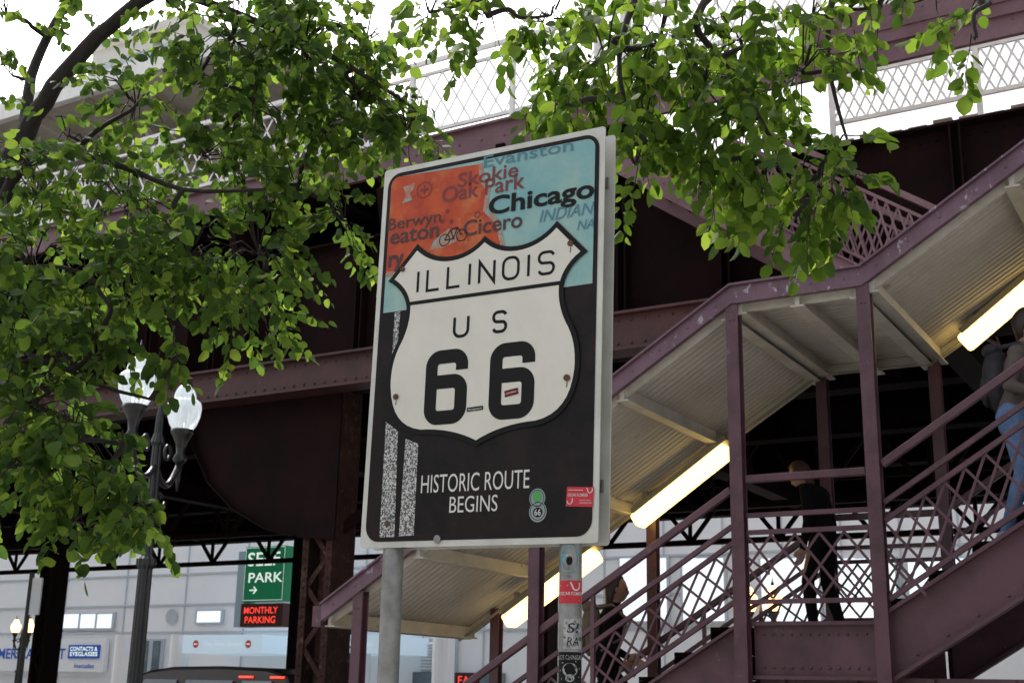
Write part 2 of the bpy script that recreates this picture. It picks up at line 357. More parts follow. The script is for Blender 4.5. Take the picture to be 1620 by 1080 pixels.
def put(par,name,ch,u0,u1,v0,v1,wd,fn,m='sink'):
    w=u1-u0-wd; h=v1-v0-wd; mb=MB()
    for pts,cl in glyph(ch,w,h,wd):
        pts=dedup(pts)
        if cl and (Vector(pts[0])-Vector(pts[-1])).length<1e-5: pts=pts[:-1]
        ribbon(mb,[(u0+wd/2+x,v0+wd/2+y) for x,y in pts],wd,fn,closed=bool(cl))
    obj(name,mb,M[m],par,recalc=False)
a=uv(660,463); b=uv(881,391); L0,L1=a[0],b[0]; seq=[('I',.3),('L',1),('L',1),('I',.3),('N',1.15),('O',1.15),('I',.3),('S',1.1)]
tot=sum(k for _,k in seq)+.42*(len(seq)-1); un=(L1-L0)/tot; x=L0
for ch,k in seq: put(sh,'state_letter',ch,x,x+k*un,a[1],b[1],.0105,f8); x+=(k+.42)*un
a=uv(718,533); b=uv(746,494); put(sh,'country_letter','U',a[0],b[0],a[1],b[1],.0115,f8); a2=uv(780,522); b2=uv(806,480); put(sh,'country_letter','S',a2[0],b2[0],a[1],b[1],.0115,f8)
a=uv(670,672); b=uv(744,546); put(sh,'route_numeral','6',a[0],b[0],a[1],b[1],.050,f8); a2=uv(773,660); b2=uv(850,529); put(sh,'route_numeral','6',a2[0],b2[0],a[1],b[1],.050,f8)
for s_,bl,tr in (('HISTORIC ROUTE',(664,779),(838,739)),('BEGINS',(709,810),(787,780))):
    mb=MB(); a=uv(*bl); b=uv(*tr); add_text(mb,s_,lambda u,v:SG(u,v,.0026),a[0],b[0],a[1],b[1],-.002); obj('wording',mb,M['stext'],sgn,recalc=False)
for (x,y,r) in ((905,382,.011),(628,626,.011),(899,593,.012),(641,425,.010),(612,829,.010)):
    c=uv(x,y); mb=MB(); mb.prism([SG(c[0]+r*math.cos(t*.785),c[1]+r*math.sin(t*.785),.0076) for t in range(8)],-NV*.006); obj('bolt',mb,M['rust'],sgn)
for (x,y,l) in ((899,599,9),(628,632,7),(905,388,8)):
    a=uv(x,y); b=uv(x-1,y+l); mb=MB(); ribbon(mb,[a,b],.004,lambda u,v:SG(u,v,.0078)); obj('rust_streak',mb,M['rust'],sgn,recalc=False)
c=uv(690,853); mb=MB(); mb.prism([SG(c[0]+.014*math.cos(t*.52),c[1]+.014*math.sin(t*.52),.002) for t in range(12)],-NV*.005); obj('bolt',mb,M['galv'],sgn)
def sticker(name,corners,parts,off=.0088,base='red'):
    mb=MB(); mats=[M[base],M['paper'],M['sink'],M['sgreen']]
    a=uv(*corners[0]); b=uv(*corners[1]); rot=corners[2]; w=b[0]-a[0]; h=b[1]-a[1]; cx,cy=(a[0]+b[0])/2,(a[1]+b[1])/2
    def fn(x,y,o=off):
        dx=(x-.5)*w; dy=(y-.5)*h; return SG(cx+dx*math.cos(R(rot))-dy*math.sin(R(rot)),cy+dx*math.sin(R(rot))+dy*math.cos(R(rot)),o)
    mb.poly([fn(0,0),fn(1,0),fn(1,1),fn(0,1)],0); parts(mb,fn,off+.0008); obj(name,mb,mats,sgn,recalc=False)
def p1(mb,fn,o):
    add_text(mb,'ZOMBRA',lambda x,y:fn(x,y,o),.14,.86,.40,.62,0,0,1); ribbon(mb,[(.0,.88),(1,.88)],.22,lambda x,y:fn(x,y,o),mi=2); ribbon(mb,[(.0,.12),(1,.12)],.22,lambda x,y:fn(x,y,o),mi=2)
sticker('sticker',((800,623),(822,611),9),p1,off=.0092,base='darkred')
def p2(mb,fn,o): add_text(mb,'Simpcars',lambda x,y:fn(x,y,o),.08,.92,.25,.72,.01,0,1)
sticker('sticker',((740,648),(766,639),3),p2,off=.0092,base='sink')
def p3(mb,fn,o):
    g=lambda x,y:fn(x,y,o)
    add_text(mb,'OSCAR FLOMEIER',g,.05,.80,.52,.66,.01,0,1); add_text(mb,'www.oscar.com',g,.50,.95,.16,.26,0,0,1); add_text(mb,'see you soon',g,.50,.90,.30,.38,0,0,1)
    ribbon(mb,arc(.14,.28,.09,.16,180,360,8)+[(.23,.42)],.035,g,mi=1); ribbon(mb,[(.72,.94)]+arc(.86,.90,.09,.2,180,360,8)+[(.95,.94)],.035,g,mi=1); ribbon(mb,[(.05,.84),(.6,.84)],.03,g,mi=1)
sticker('sticker',((896,799),(940,765),-3),p3,off=.003)
mb=MB(); c1=uv(850,785); c2=uv(851,806); g=lambda u,v:SG(u,v,.003); g2=lambda u,v:SG(u,v,.0038); g3=lambda u,v:SG(u,v,.0046)
disc(mb,c1,.030,.032,g,mi=0); disc(mb,(c2[0],c2[1]-.002),.033,.034,g2,mi=0); disc(mb,(c1[0],c1[1]+.004),.017,.02,g2,mi=1)
ribbon(mb,arc(c1[0],c1[1],.025,.027,0,350,20),.002,g3,True,mi=3); ribbon(mb,arc(c2[0],c2[1],.028,.029,0,350,20),.002,g3,True,mi=3); disc(mb,(c2[0],c2[1]-.004),.018,.016,g3,mi=3)
g4=lambda u,v:SG(u,v,.0054)
add_text(mb,'66',g4,c2[0]-.012,c2[0]+.012,c2[1]-.014,c2[1]+.006,.01,0,2); add_text(mb,'ROUTE',g3,c2[0]-.014,c2[0]+.014,c2[1]+.014,c2[1]+.020,0,0,3)
obj('figure_eight_sticker',mb,[M['sgrey'],M['sgreen'],M['paper'],M['sink']],sgn,recalc=False)
# posts
pr=.037
posts=[]
for px in (617,902):
    s_=S(px,1000,DS+.042); mb=MB(); top=cen.y+SH*.45
    mb.tube([W(s_,DS+.042,0),W(s_,DS+.042,1.0),W(s_,DS+.042,2.0),W(s_,DS+.042,top)],pr,20); po=obj('post',mb,M['galv'],sgn,smooth=True); posts.append((s_,po))
sp,po=posts[1]; pc=W(sp,DS+.042,0); tocam=Vector((-pc.x,-pc.y,0)).normalized(); sidev=Vector((-tocam.y,tocam.x,0)); 
def PP(x,z,o=.0012):
    a=x/pr; return Vector((pc.x,pc.y,0))+tocam*math.cos(a)*(pr+o)+sidev*math.sin(a)*(pr+o)+UP*z
def patch(mb,x0,x1,z0,z1,o=.0012,mi=0,n=8):
    vs=[PP(x0+(x1-x0)*i/n,z,o) for z in (z0,z1) for i in range(n+1)]; mb.add(vs,[(i,i+1,i+n+2,i+n+1) for i in range(n)],mi)
zp=lambda py: Z(902,py,DS+.042)
T=.045
mb=MB(); mats=[M['teal'],M['paper'],M['sink'],M['red'],M['worn']]
disc(mb,(-.004,(zp(865)+zp(905))/2),.034,.046,lambda x,z:PP(x,z,.0012),24,0); ribbon(mb,arc(-.004,(zp(865)+zp(905))/2,.030,.041,0,350,22),.002,lambda x,z:PP(x,z,.002),True,mi=4); disc(mb,(-.004,zp(888)),.010,.015,lambda x,z:PP(x,z,.002),12,2); disc(mb,(-.006,zp(880)),.012,.005,lambda x,z:PP(x,z,.0026),12,4)
obj('round_teal_sticker',mb,mats,po,recalc=False)
pp=lambda x,z:PP(x,z,.002)
mb=MB(); patch(mb,-T,T,zp(955),zp(919),mi=3)
add_text(mb,'OSCAR',pp,-.04,.0,zp(942),zp(937),.01,0,1); add_text(mb,'FLOMEIER',pp,.003,.042,zp(942),zp(937),.01,0,1); ribbon(mb,[(.0,zp(922))]+arc(.018,zp(928),.012,.012,180,360,8)+[(.03,zp(922))],.005,pp,mi=1); ribbon(mb,[(-.038,zp(927)),(-.008,zp(927))],.003,pp,mi=1); ribbon(mb,[(-.035,zp(950)),(.03,zp(950))],.002,pp,mi=1)
obj('red_sticker',mb,mats,po,recalc=False)
mb=MB(); patch(mb,-.022,T*.95,zp(1026),zp(979),mi=4)
for s_,a,b in (('SI',1001,986),('RA',1021,1008)): add_text(mb,s_,pp,-.010,.028,zp(a),zp(b),.0,.15,2)
for i in range(7):
    xx=-.018+.009*i; zz=zp(984+((i*13)%38)); ribbon(mb,[(xx,zz),(xx+.006,zz+.007),(xx+.009,zz-.004)],.0016,lambda x,z,k=i:PP(x,z,.0026+.0001*k),mi=2 if i%2 else 1)
obj('white_lettered_sticker',mb,mats,po,recalc=False)
mb=MB(); patch(mb,-T,T,zp(1085),zp(1031),mi=2); add_text(mb,'LOS CHINGAS',pp,-.04,.042,zp(1043),zp(1036),.0,0,4)
disc(mb,(0,zp(1059)),.024,.021,pp,16,4); disc(mb,(0,zp(1072)),.014,.012,lambda x,z:PP(x,z,.0024),12,4)
for x_ in (-.010,.010): disc(mb,(x_,zp(1060)),.006,.007,lambda x,z:PP(x,z,.003),10,2)
for x_ in (-.008,0,.008): ribbon(mb,[(x_,zp(1070)),(x_,zp(1076))],.0015,lambda x,z:PP(x,z,.003),mi=2)
for i in range(9):
    a_=2*math.pi*i/9+.2; c0=(0+.031*math.cos(a_),zp(1062)+.036*math.sin(a_)); ribbon(mb,[c0,(c0[0]+.006*math.cos(a_+1),c0[1]+.006*math.sin(a_+1))],.002,pp,mi=4)
obj('black_emblem_sticker',mb,mats,po,recalc=False)

# ================================================================ GROUND
mb=MB(); mb.sbox(-400,400,-400,400,-.5,-.13); struct('road',mb,M['asphalt'])
mb=MB(); mb.sbox(-300,300,-60,11.4,-.13,0); struct('pavement',mb,M['concrete'])
mb=MB(); mb.sbox(-300,300,11.4,11.6,-.13,.012); struct('kerb',mb,M['concrete'])
mb=MB(); mb.sbox(-300,300,25,60,-.13,0); struct('far_pavement',mb,M['bounceconc'])
mb=MB()
for i in range(-20,8): mb.sbox(i*6,i*6+3,19.5,19.62,-.13,-.126)
struct('road_marking',mb,M['paintline'])

# ================================================================ NEAR STAIRCASE
D1,D2=8.6,10.8
sa=S(1168,760,D1); sb=S(1384,760,D1)
zc=(Z(1160,470,D1)+Z(1365,437,D1))/2; sE,zE=sz(515,968,D1)
m_=(zc-zE)/(sa-sE); zf=(Z(1195,990,D1)+Z(1400,985,D1))/2
def roofz(s): return zc+min(0,s-sa)*m_+max(0,s-sb)*m_
sB=sa-(zf)/m_
sT=sb+5.2
def floorz(s): return zf+min(0,s-sa)*m_+max(0,s-sb)*m_
stair=thing('covered_staircase','maroon steel covered staircase with corrugated canopy and cross-lattice railings right of the route sign','staircase',W(sa,D1,0))
segs=[(sE,sa),(sa,sb),(sb,sT)]
for (a,b) in segs:
    mb=MB(); n=int((D2-D1+.1)/.085); vs=[];
    za,zb_=roofz(a),roofz(b)
    prof=[0,.026,.026,0]
    N=n*4
    for i in range(N+1):
        d=D1-.02+(D2-D1+.1)*i/N; o=prof[i%4]
        vs+= [W(a,d,za-.03+o),W(b,d,zb_-.03+o),W(a,d,za+.05),W(b,d,zb_+.05)]
    fs=[]
    for i in range(N): k=i*4; fs+=[(k,k+4,k+5,k+1),(k+2,k+3,k+7,k+6)]
    mb.add(vs,fs); obj('canopy_sheet',mb,M['corr'],stair,recalc=False)
    for d in (D1-.06,D2+.1):
        mb=MB(); p,q_=W(a,d,za+.0),W(b,d,zb_+.0)
        mb.prism([p-UP*.075,q_-UP*.075,q_+UP*.055,p+UP*.055],NV*.05)
        mb.prism([p+UP*.058-NV*.03,q_+UP*.058-NV*.03,q_+UP*.074-NV*.03,p+UP*.074-NV*.03],NV*.11)
        nr=int((b-a)/.22); mb.rivets(p-UP*.01,q_-UP*.01,nr,.011,-NV)
        obj('canopy_fascia',mb,M['fascia'],stair)
    nraf=max(2,round((b-a)/1.05))
    for i in range(nraf+1):
        mb=MB(); s_=a+(b-a)*i/nraf; s_=min(max(s_,a+.05),b-.05); z_=roofz(s_)
        mb.bar(W(s_,D1-.0,z_-.085),W(s_,D2+.08,z_-.085),.035,.10)
        mb.bar(W(s_,D1-.0,z_-.142),W(s_,D2+.08,z_-.142),.10,.012); obj('canopy_rafter',mb,M['rafter'],stair)
    for d in (D1+.05,D2-.0):
        mb=MB(); mb.prism([W(a,d,za-.12),W(b,d,zb_-.12),W(b,d,zb_-.035),W(a,d,za-.035)],NV*.03); obj('canopy_purlin',mb,M['rafter'],stair)
pl=[sa,sb,S(848,950,D1),S(572,930,D1),sb+2.3,sb+4.6]
for s_ in pl:
    for d in (D1,D2):
        mb=MB(); fz=0 if s_<sb+1 else max(0,floorz(s_)-.6); t=roofz(s_)-.06
        w=.047
        mb.sbox(s_-w,s_+w,d-w,d-w+.012,fz,t); mb.sbox(s_-w,s_+w,d+w-.012,d+w,fz,t); mb.sbox(s_-.008,s_+.008,d-w+.012,d+w-.012,fz,t)
        mb.rivets(W(s_-.03,d-w,t-.14),W(s_+.03,d-w,t-.14),2,.010,-NV)
        obj('post',mb,M['stair'],stair)
for d in (D1+.07,D2-.10):
    mb=MB(); mb.prism([W(sB,d,-.0),W(sB+.5,d,0),W(sa,d,zf-.38),W(sa,d,zf+.03),W(sB-.05,d,.08)],NV*.03)
    mb.bar(W(sB,d-.02,.08),W(sa,d-.02,zf+.03),.09,.02); obj('stringer',mb,M['stair'],stair)
    mb=MB(); mb.prism([W(sb,d,zf-.38),W(sT,d,floorz(sT)-.38),W(sT,d,floorz(sT)+.05),W(sb,d,zf+.05)],NV*.03)
    mb.bar(W(sb,d-.02,zf+.06),W(sT,d-.02,floorz(sT)+.06),.10,.025); mb.bar(W(sb,d-.02,zf-.38),W(sT,d-.02,floorz(sT)-.38),.10,.025)
    mb.rivets(W(sb+.1,d-.001,zf-.25),W(sT,d-.001,floorz(sT)-.3),26,.013,-NV); obj('stringer',mb,M['stair'],stair)
    mb=MB(); mb.sbox(sa+.06,sb-.06,d,d+.03,zf-.34,zf+.0); mb.sbox(sa+.06,sb-.06,d-.05,d+.05,zf,zf+.025); mb.sbox(sa+.06,sb-.06,d-.05,d,zf-.36,zf-.335); mb.rivets(W(sa+.1,d-.001,zf-.28),W(sb-.1,d-.001,zf-.28),12,.012,-NV); mb.rivets(W(sa+.1,d-.001,zf-.06),W(sb-.1,d-.001,zf-.06),12,.012,-NV); obj('landing_beam',mb,M['stair'],stair)
mb=MB(); mb.sbox(sa,sb,D1+.11,D2-.11,zf-.10,zf-.02); obj('landing_floor',mb,M['eldark'],stair)
mb=MB(); mb.sbox(sa+.06,sb+1.4,D1+.16,D1+.19,0,zf-.34)
for i in range(5): s_=sa+.2+i*.5; mb.sbox(s_,s_+.05,D1+.12,D1+.16,0,zf-.345)
obj('enclosure_panel',mb,M['stair'],stair)
n1=12
for i in range(n1):
    s0=sB+(sa-sB)*i/n1; z0=zf*(i+1)/n1; mb=MB(); mb.sbox(s0,s0+(sa-sB)/n1+.02,D1+.11,D2-.11,z0-.035,z0-.005); mb.sbox(s0,s0+.015,D1+.11,D2-.11,z0-zf/n1,z0-.036); obj('step',mb,M['eldark'],stair)
n2=18
for i in range(n2):
    s0=sb+(sT-sb)*i/n2; h=(floorz(sT)-zf)/n2; z0=zf+h*(i+1); mb=MB(); mb.sbox(s0,s0+(sT-sb)/n2+.02,D1+.11,D2-.11,z0-.035,z0-.005); mb.sbox(s0,s0+.015,D1+.11,D2-.11,z0-h,z0-.036); obj('step',mb,M['eldark'],stair)
def lattice(mb,A0,A1,h0,h1,pitch,w=.022,t=.006,nrm=NV):
    A0=Vector(A0);A1=Vector(A1); L=(A1-A0).length; n=max(2,round(L/pitch)); st=(A1-A0)/n
    for i in range(-1,n+1):
        for sg in (1,-1):
            s0_,s1_=(i,i+2) if sg>0 else (i+2,i)
            p=A0+st*s0_+UP*h0; q_=A0+st*s1_+UP*h1
            lo,hi=0.,1.
            for (lim) in (0,n):
                if (s0_-lim)*(s1_-lim)<0:
                    f=(lim-s0_)/(s1_-s0_)
                    if lim==0:
                        if s0_<0: lo=max(lo,f)
                        else: hi=min(hi,f)
                    else:
                        if s0_>n: lo=max(lo,f)
                        else: hi=min(hi,f)
            if s0_<0 and s1_<=0 or s0_>=n and s1_>n: continue
            P=p+(q_-p)*lo; Q=p+(q_-p)*hi
            off=nrm*(.004*sg)
            mb.bar(P+off,Q+off,t,w)
    return mb
runs=[(sB,sa),(sa,sb),(sb,sT)]
for d in (D1,D2):
    for k,(a,b) in enumerate(runs):
        pa=W(a+(.055 if k else 0),d,floorz(a)); pb=W(b-.055,d,floorz(b))
        up=1.06 if k!=1 else 1.02
        if k==0: up=.95
        mb=MB(); mb.bar(pa+UP*up,pb+UP*up,.05,.055); obj('handrail',mb,M['stair'],stair,bevel=.008)
        for h in (up-.26,up-.38,.16): mb=MB(); mb.bar(pa+UP*h,pb+UP*h,.035,.032); obj('rail',mb,M['stair'],stair)
        mb=MB(); lattice(mb,pa,pb,.18,up-.40,.16,w=.018); obj('lattice',mb,M['stair'],stair)
        n=max(1,round((b-a)/1.1))
        for i in range(1,n):
            mb=MB(); p=pa+(pb-pa)*i/n; mb.bar(p,p+UP*up,.03,.03,up=RV); obj('baluster',mb,M['stair'],stair)
def fixture(p0,p1,DL=D2-.25):
    a=sz(*p0,DL); b=sz(*p1,DL); A_=W(a[0],DL,a[1]); B_=W(b[0],DL,b[1])
    mb=MB(); mb.bar(A_+UP*.09,B_+UP*.09,.20,.05); mb.bar(A_+UP*.12+(B_-A_)*.1,A_+UP*.22+(B_-A_)*.1,.04,.04,up=RV); mb.bar(A_+UP*.12+(B_-A_)*.9,A_+UP*.22+(B_-A_)*.9,.04,.04,up=RV); lf=obj('light_fixture',mb,M['lhouse'],stair)
    mb=MB(); mb.bar(A_,B_,.19,.135); obj('diffuser',mb,M['tube'],lf,bevel=.03)
fixture((1007,826),(1153,710)); fixture((803,984),(945,876)); fixture((1524,545),(1670,420))
mb=MB(); mb.sbox(sE-.09,sE,D1-.06,D2+.12,zE-.12,zE+.05); obj('gutter',mb,M['stair'],stair)
mb=MB(); mb.tube([W(sE,D2-.1,zE-.14),W(sa,D2-.1,zc-.14),W(sb,D2-.1,zc-.14),W(sT,D2-.1,roofz(sT)-.14)],.014,6); obj('conduit',mb,M['lhouse'],stair)

# ================================================================ ELEVATED RAILWAY
E1,E2=12.5,24.0
sL=-75; sR=14
zg=Z(460,598,E1)-.18; zfl=Z(700,222,E1)
el=thing('elevated_railway','dark maroon riveted steel elevated railway viaduct spanning behind the sign','viaduct',W(-10,18,0))
mb=MB(); mb.sbox(sL,sR,E1,E1+.35,zg,zg+.03); mb.sbox(sL,sR,E1+.08,E1+.11,zg+.03,zg+.42); mb.sbox(sL,sR,E1-.02,E1+.35,zg+.42,zg+.45)
mb.rivets(W(-22,E1+.08,zg+.09),W(0,E1+.08,zg+.09),130,.02,-NV); mb.rivets(W(-22,E1+.08,zg+.36),W(0,E1+.08,zg+.36),130,.02,-NV); obj('edge_beam',mb,M['el'],el)
for d in (E1+.6,E1+3.4,E1+6.2,E1+9,E2):
    z0=zg+.1 if d<E2 else zg-.25; z1=zfl-.95
    mb=MB(); mb.sbox(sL,sR,d-.015,d+.015,z0,z1); mb.sbox(sL,sR,d-.17,d+.17,z0-.03,z0); mb.sbox(sL,sR,d-.17,d+.17,z1,z1+.03)
    s_=-40
    while s_<sR: mb.sbox(s_,s_+.02,d-.16,d-.016,z0,z1); mb.sbox(s_+.1,s_+.12,d-.16,d-.016,z0,z1); s_+=1.3
    if d<E1+1:
        mb.rivets(W(-22,d-.016,z0+.12),W(0,d-.016,z0+.12),130,.022,-NV); mb.rivets(W(-22,d-.016,z1-.1),W(0,d-.016,z1-.1),130,.022,-NV)
    obj('girder',mb,M['elshade'] if d<E1+1 else M['eldark'],el)
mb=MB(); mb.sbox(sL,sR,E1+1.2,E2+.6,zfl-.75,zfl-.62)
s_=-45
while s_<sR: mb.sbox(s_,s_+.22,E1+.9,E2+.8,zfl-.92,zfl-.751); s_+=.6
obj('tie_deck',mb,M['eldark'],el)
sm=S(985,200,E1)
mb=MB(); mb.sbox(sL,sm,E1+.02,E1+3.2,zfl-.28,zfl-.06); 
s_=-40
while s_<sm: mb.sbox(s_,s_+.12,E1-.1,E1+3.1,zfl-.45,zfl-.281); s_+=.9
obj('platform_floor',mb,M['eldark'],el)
mb=MB(); mb.sbox(sL,sR,E1-.06,E1,zfl-.34,zfl+.02); mb.sbox(sL,sR,E1-.12,E1,zfl+.02,zfl+.05); mb.rivets(W(-20,E1-.06,zfl-.16),W(0,E1-.06,zfl-.16),60,.02,-NV); obj('platform_fascia',mb,M['ellight'],el)
mb=MB(); mb.sbox(sm+2.2,sR,E1-.10,E1-.062,zfl-.12,zfl+.32); mb.rivets(W(sm+2.3,E1-.10,zfl+.2),W(3,E1-.10,zfl+.2),40,.016,-NV); obj('walkway_beam',mb,M['ellight'],el)
s_=-38.
while s_<sm+.5:
    mb=MB(); mb.prism([W(s_,E1+.58,zg+.5),W(s_,E1+.58,zfl-.46),W(s_,E1-.05,zfl-.46)],RV*.03); mb.bar(W(s_+.015,E1+.5,zg+.5),W(s_+.015,E1-.05,zfl-.5),.12,.03); obj('bracket',mb,M['elshade'],el); s_+=2.6
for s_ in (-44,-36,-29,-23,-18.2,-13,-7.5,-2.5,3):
    mb=MB(); mb.sbox(s_-.01,s_+.01,E1+.3,E2,zg-.2,zg+1.2); mb.sbox(s_-.15,s_+.15,E1+.3,E2,zg-.23,zg-.2); mb.rivets(W(s_-.012,E1+.5,zg-.1),W(s_-.012,E2,zg-.1),50,.022,-RV); obj('cross_girder',mb,M['elshade'],el)
for d,za_,zb2 in ((E1+7.5,zg-.75,zg+.5),(E2-.6,zg-.9,zg+.3)):
    mb=MB(); mb.sbox(-60,sR,d-.08,d+.08,za_,za_+.1); mb.sbox(-60,sR,d-.08,d+.08,zb2-.1,zb2)
    s_=-60; k=0
    while s_<sR: 
        mb.bar(W(s_,d,za_+.05),W(s_+.9,d,zb2-.05),.05,.08); mb.bar(W(s_+.9,d+.03,zb2-.05),W(s_+1.8,d+.03,za_+.05),.05,.08); mb.bar(W(s_,d-.03,za_),W(s_,d-.03,zb2),.05,.07,up=RV); s_+=1.8
    obj('lattice_truss',mb,M['elshade'],el)
def column(s_,d,zt,w=.24,m='column'):
    mb=MB(); t=.02
    for a in (-w,w-.1):
        mb.sbox(s_+a,s_+a+.1,d-w,d-w+t,0-.13,zt); mb.sbox(s_+a,s_+a+.1,d+w-t,d+w,-.13,zt)
        mb.rivets(W(s_+a+.05,d-w,0),W(s_+a+.05,d-w,zt),int(zt/.12),.018,-NV)
    mb.sbox(s_-w,s_-w+t,d-w+t,d+w-t,-.13,zt); mb.sbox(s_+w-t,s_+w,d-w+t,d+w-t,-.13,zt)
    z_=.2; k=0
    while z_<zt-.4:
        mb.bar(W(s_-w+.08,d-w+.03,z_),W(s_+w-.08,d-w+.03,z_+.38),.012,.07,up=RV) if k%2 else mb.bar(W(s_+w-.08,d-w+.03,z_),W(s_-w+.08,d-w+.03,z_+.38),.012,.07,up=RV); z_+=.38;k+=1
    mb.sbox(s_-.06,s_+.06,d-.1,d+.1,-.13,zt); mb.sbox(s_-.4,s_+.4,d-.4,d+.4,-.13,-.05)
    obj('column',mb,M[m],el)
DC=E1+.65
sc=S(515,960,DC); column(sc,DC,zg+.1)
for px,d in ((80,20.0),(860,E2-1),(480,E2-1)): column(S(px,960,d),d,zg-.1,.22,'elshade')
for s_ in (sc-12,sc-24,sc+12): column(s_,DC,zg+.1)
DK=DC-.29
hp=[(325,615),(308,660),(312,710),(335,765),(375,808),(425,838),(470,850)]
pts=[sz(x,y,DK) for x,y in hp]; zb_=pts[-1][1]
polyp=pts+[(sc+.30,zb_-.05),(sc+.30,zg+.0),(pts[0][0],zg+.0)]
mb=MB(); mb.prism([W(a,DK,b) for a,b in polyp],NV*.03)
for i in range(len(pts)-1): mb.prism([W(pts[i][0],DK-.10,pts[i][1]),W(pts[i+1][0],DK-.10,pts[i+1][1]),W(pts[i+1][0],DK-.10,pts[i+1][1]+.02),W(pts[i][0],DK-.10,pts[i][1]+.02)],NV*.22)
obj('knee_plate',mb,M['elshade'],el)
for sg in (-1,1):
    mb=MB(); mb.bar(W(sc+sg*.2,DC,3.6),W(sc+sg*1.5,DC+1.5,zg),.1,.14); obj('brace',mb,M['elshade'],el)
def whiterail(s0,s1,d,z0,h,pitch=.16,post=1.5,m='white',w=.03,lo=.15,frame=1.):
    mb=MB(); mb.bar(W(s0,d,z0+h),W(s1,d,z0+h),.05,.06*frame); mb.bar(W(s0,d,z0+lo-.01),W(s1,d,z0+lo-.01),.04,.05*frame); mb.bar(W(s0,d,z0+h-.18),W(s1,d,z0+h-.18),.04,.04*frame)
    lattice(mb,W(s0,d,z0),W(s1,d,z0),lo,h-.19,pitch,w=w)
    n=int((s1-s0)/post)
    for i in range(n+1): p=W(s0+(s1-s0)*i/n,d,z0); mb.bar(p,p+UP*(h+.02),.06,.06,up=RV)
    return obj('railing',mb,M[m],el)
whiterail(-26,sm,E1+.03,zfl+.05,1.15,.24,w=.026)
whiterail(-26,sm+1,E1+6.5,zfl-.6,2.2,.40,w=.03,lo=1.0)
whiterail(sm+.1,3.5,E1-.03,zfl+.05,1.25,.2,lo=.35)
zt_=Z(1500,212,E1+1.1)
mb=MB(); mb.sbox(sm+2.2,4.5,E1+1.05,E1+1.35,zt_-.28,zt_); mb.sbox(sm+2.2,4.5,E1+.9,E1+1.04,zt_-.22,zt_-.06)
s_=sm+2.3
while s_<4.4: mb.sbox(s_,s_+.2,E1+.82,E1+1.34,zt_+.001,zt_+.05+.02*math.sin(s_*7)); s_+=.27
obj('timber_edge',mb,M['timber'],el)
whiterail(sm+2.2,4.5,E1+1.1,zt_+.05,1.1,.13,lo=.36,w=.026)
mb=MB(); mb.bar(W(S(948,50,E1+.1),E1+.1,zfl),W(S(948,50,E1+.1),E1+.1,zfl+4.5),.1,.1,up=RV); obj('mast',mb,M['white'],el)
mb=MB(); mb.sbox(sm+2,4.5,E1+1.1,E1+3.6,zt_-1.0,zt_-.29); obj('mezzanine_beam',mb,M['elshade'],el)

rf=thing('platform_canopy','pale grey station platform roof with exposed rafters high behind the left tree','canopy',W(-20,E1+3,zfl))
zr=11.6; s0=-46; s1=S(440,110,14)
mb=MB(); mb.prism([W(s0,13.6,zr),W(s0,19,zr-.5),W(s0,19,zr-.38),W(s0,13.6,zr+.14)],RV*(s1-s0)); obj('roof',mb,M['rafter'],rf)
s_=s0+.3
while s_<s1: mb=MB(); mb.bar(W(s_,13.7,zr-.12),W(s_,18.9,zr-.62),.1,.2); obj('rafter',mb,M['rafter'],rf); s_+=1.25
mb=MB(); mb.sbox(s0,s1,15.9,16.1,zr-.75,zr-.5); obj('beam',mb,M['rafter'],rf)
mb=MB(); mb.sbox(s0,s1+.05,13.45,13.58,zr-.15,zr+.2); obj('fascia',mb,M['white'],rf)
for s_ in (-40,-34,-28,-22,-16.2):
    if s_<s1: mb=MB(); mb.bar(W(s_,16,zfl-.1),W(s_,16,zr-.7),.16,.16,up=RV); mb.bar(W(s_,16,zr-1.9),W(s_,14.4,zr-.35),.08,.1); obj('roof_post',mb,M['rafter'],rf)

DB=11.7
us=thing('platform_staircase','faded maroon open stair with thin lattice rail descending from the platform above the canopy','staircase',W(-4,DB,4))
l0=sz(960,232,DB); l1=sz(1400,452,DB); mm=(l1[1]-l0[1])/(l1[0]-l0[0])
for d in (DB,DB+1.2):
    mb=MB(); mb.prism([W(l0[0],d,l0[1]-.26),W(l1[0],d,l1[1]-.26),W(l1[0],d,l1[1]+.06),W(l0[0],d,l0[1]+.06)],NV*.03)
    mb.bar(W(l0[0],d,l0[1]+.07),W(l1[0],d,l1[1]+.07),.1,.02); mb.rivets(W(l0[0],d,l0[1]-.1),W(l1[0],d,l1[1]-.1),24,.014,-NV); obj('stringer',mb,M['ellight'],us)
    mb=MB(); a=W(l0[0]+.9,d,l0[1]+.9*mm+.05); b=W(l1[0]+.8,d,l1[1]+.8*mm+.05)
    mb.bar(a+UP*1.0,b+UP*1.0,.05,.06); mb.bar(a+UP*.85,b+UP*.85,.03,.03); mb.bar(a+UP*.12,b+UP*.12,.03,.03); lattice(mb,a,b,.13,.84,.13,w=.02); obj('railing',mb,M['ellight'],us)
for i in range(12):
    t=i/12; s_=l0[0]+(l1[0]-l0[0])*t; z_=l0[1]+(l1[1]-l0[1])*t; mb=MB(); mb.sbox(s_,s_+.24,DB+.035,DB+1.19,z_-.12,z_-.09); obj('step',mb,M['eldark'],us)
mb=MB(); mb.sbox(l1[0],l1[0]+2.6,DB,DB+1.2,l1[1]-.3,l1[1]); obj('landing',mb,M['elshade'],us)

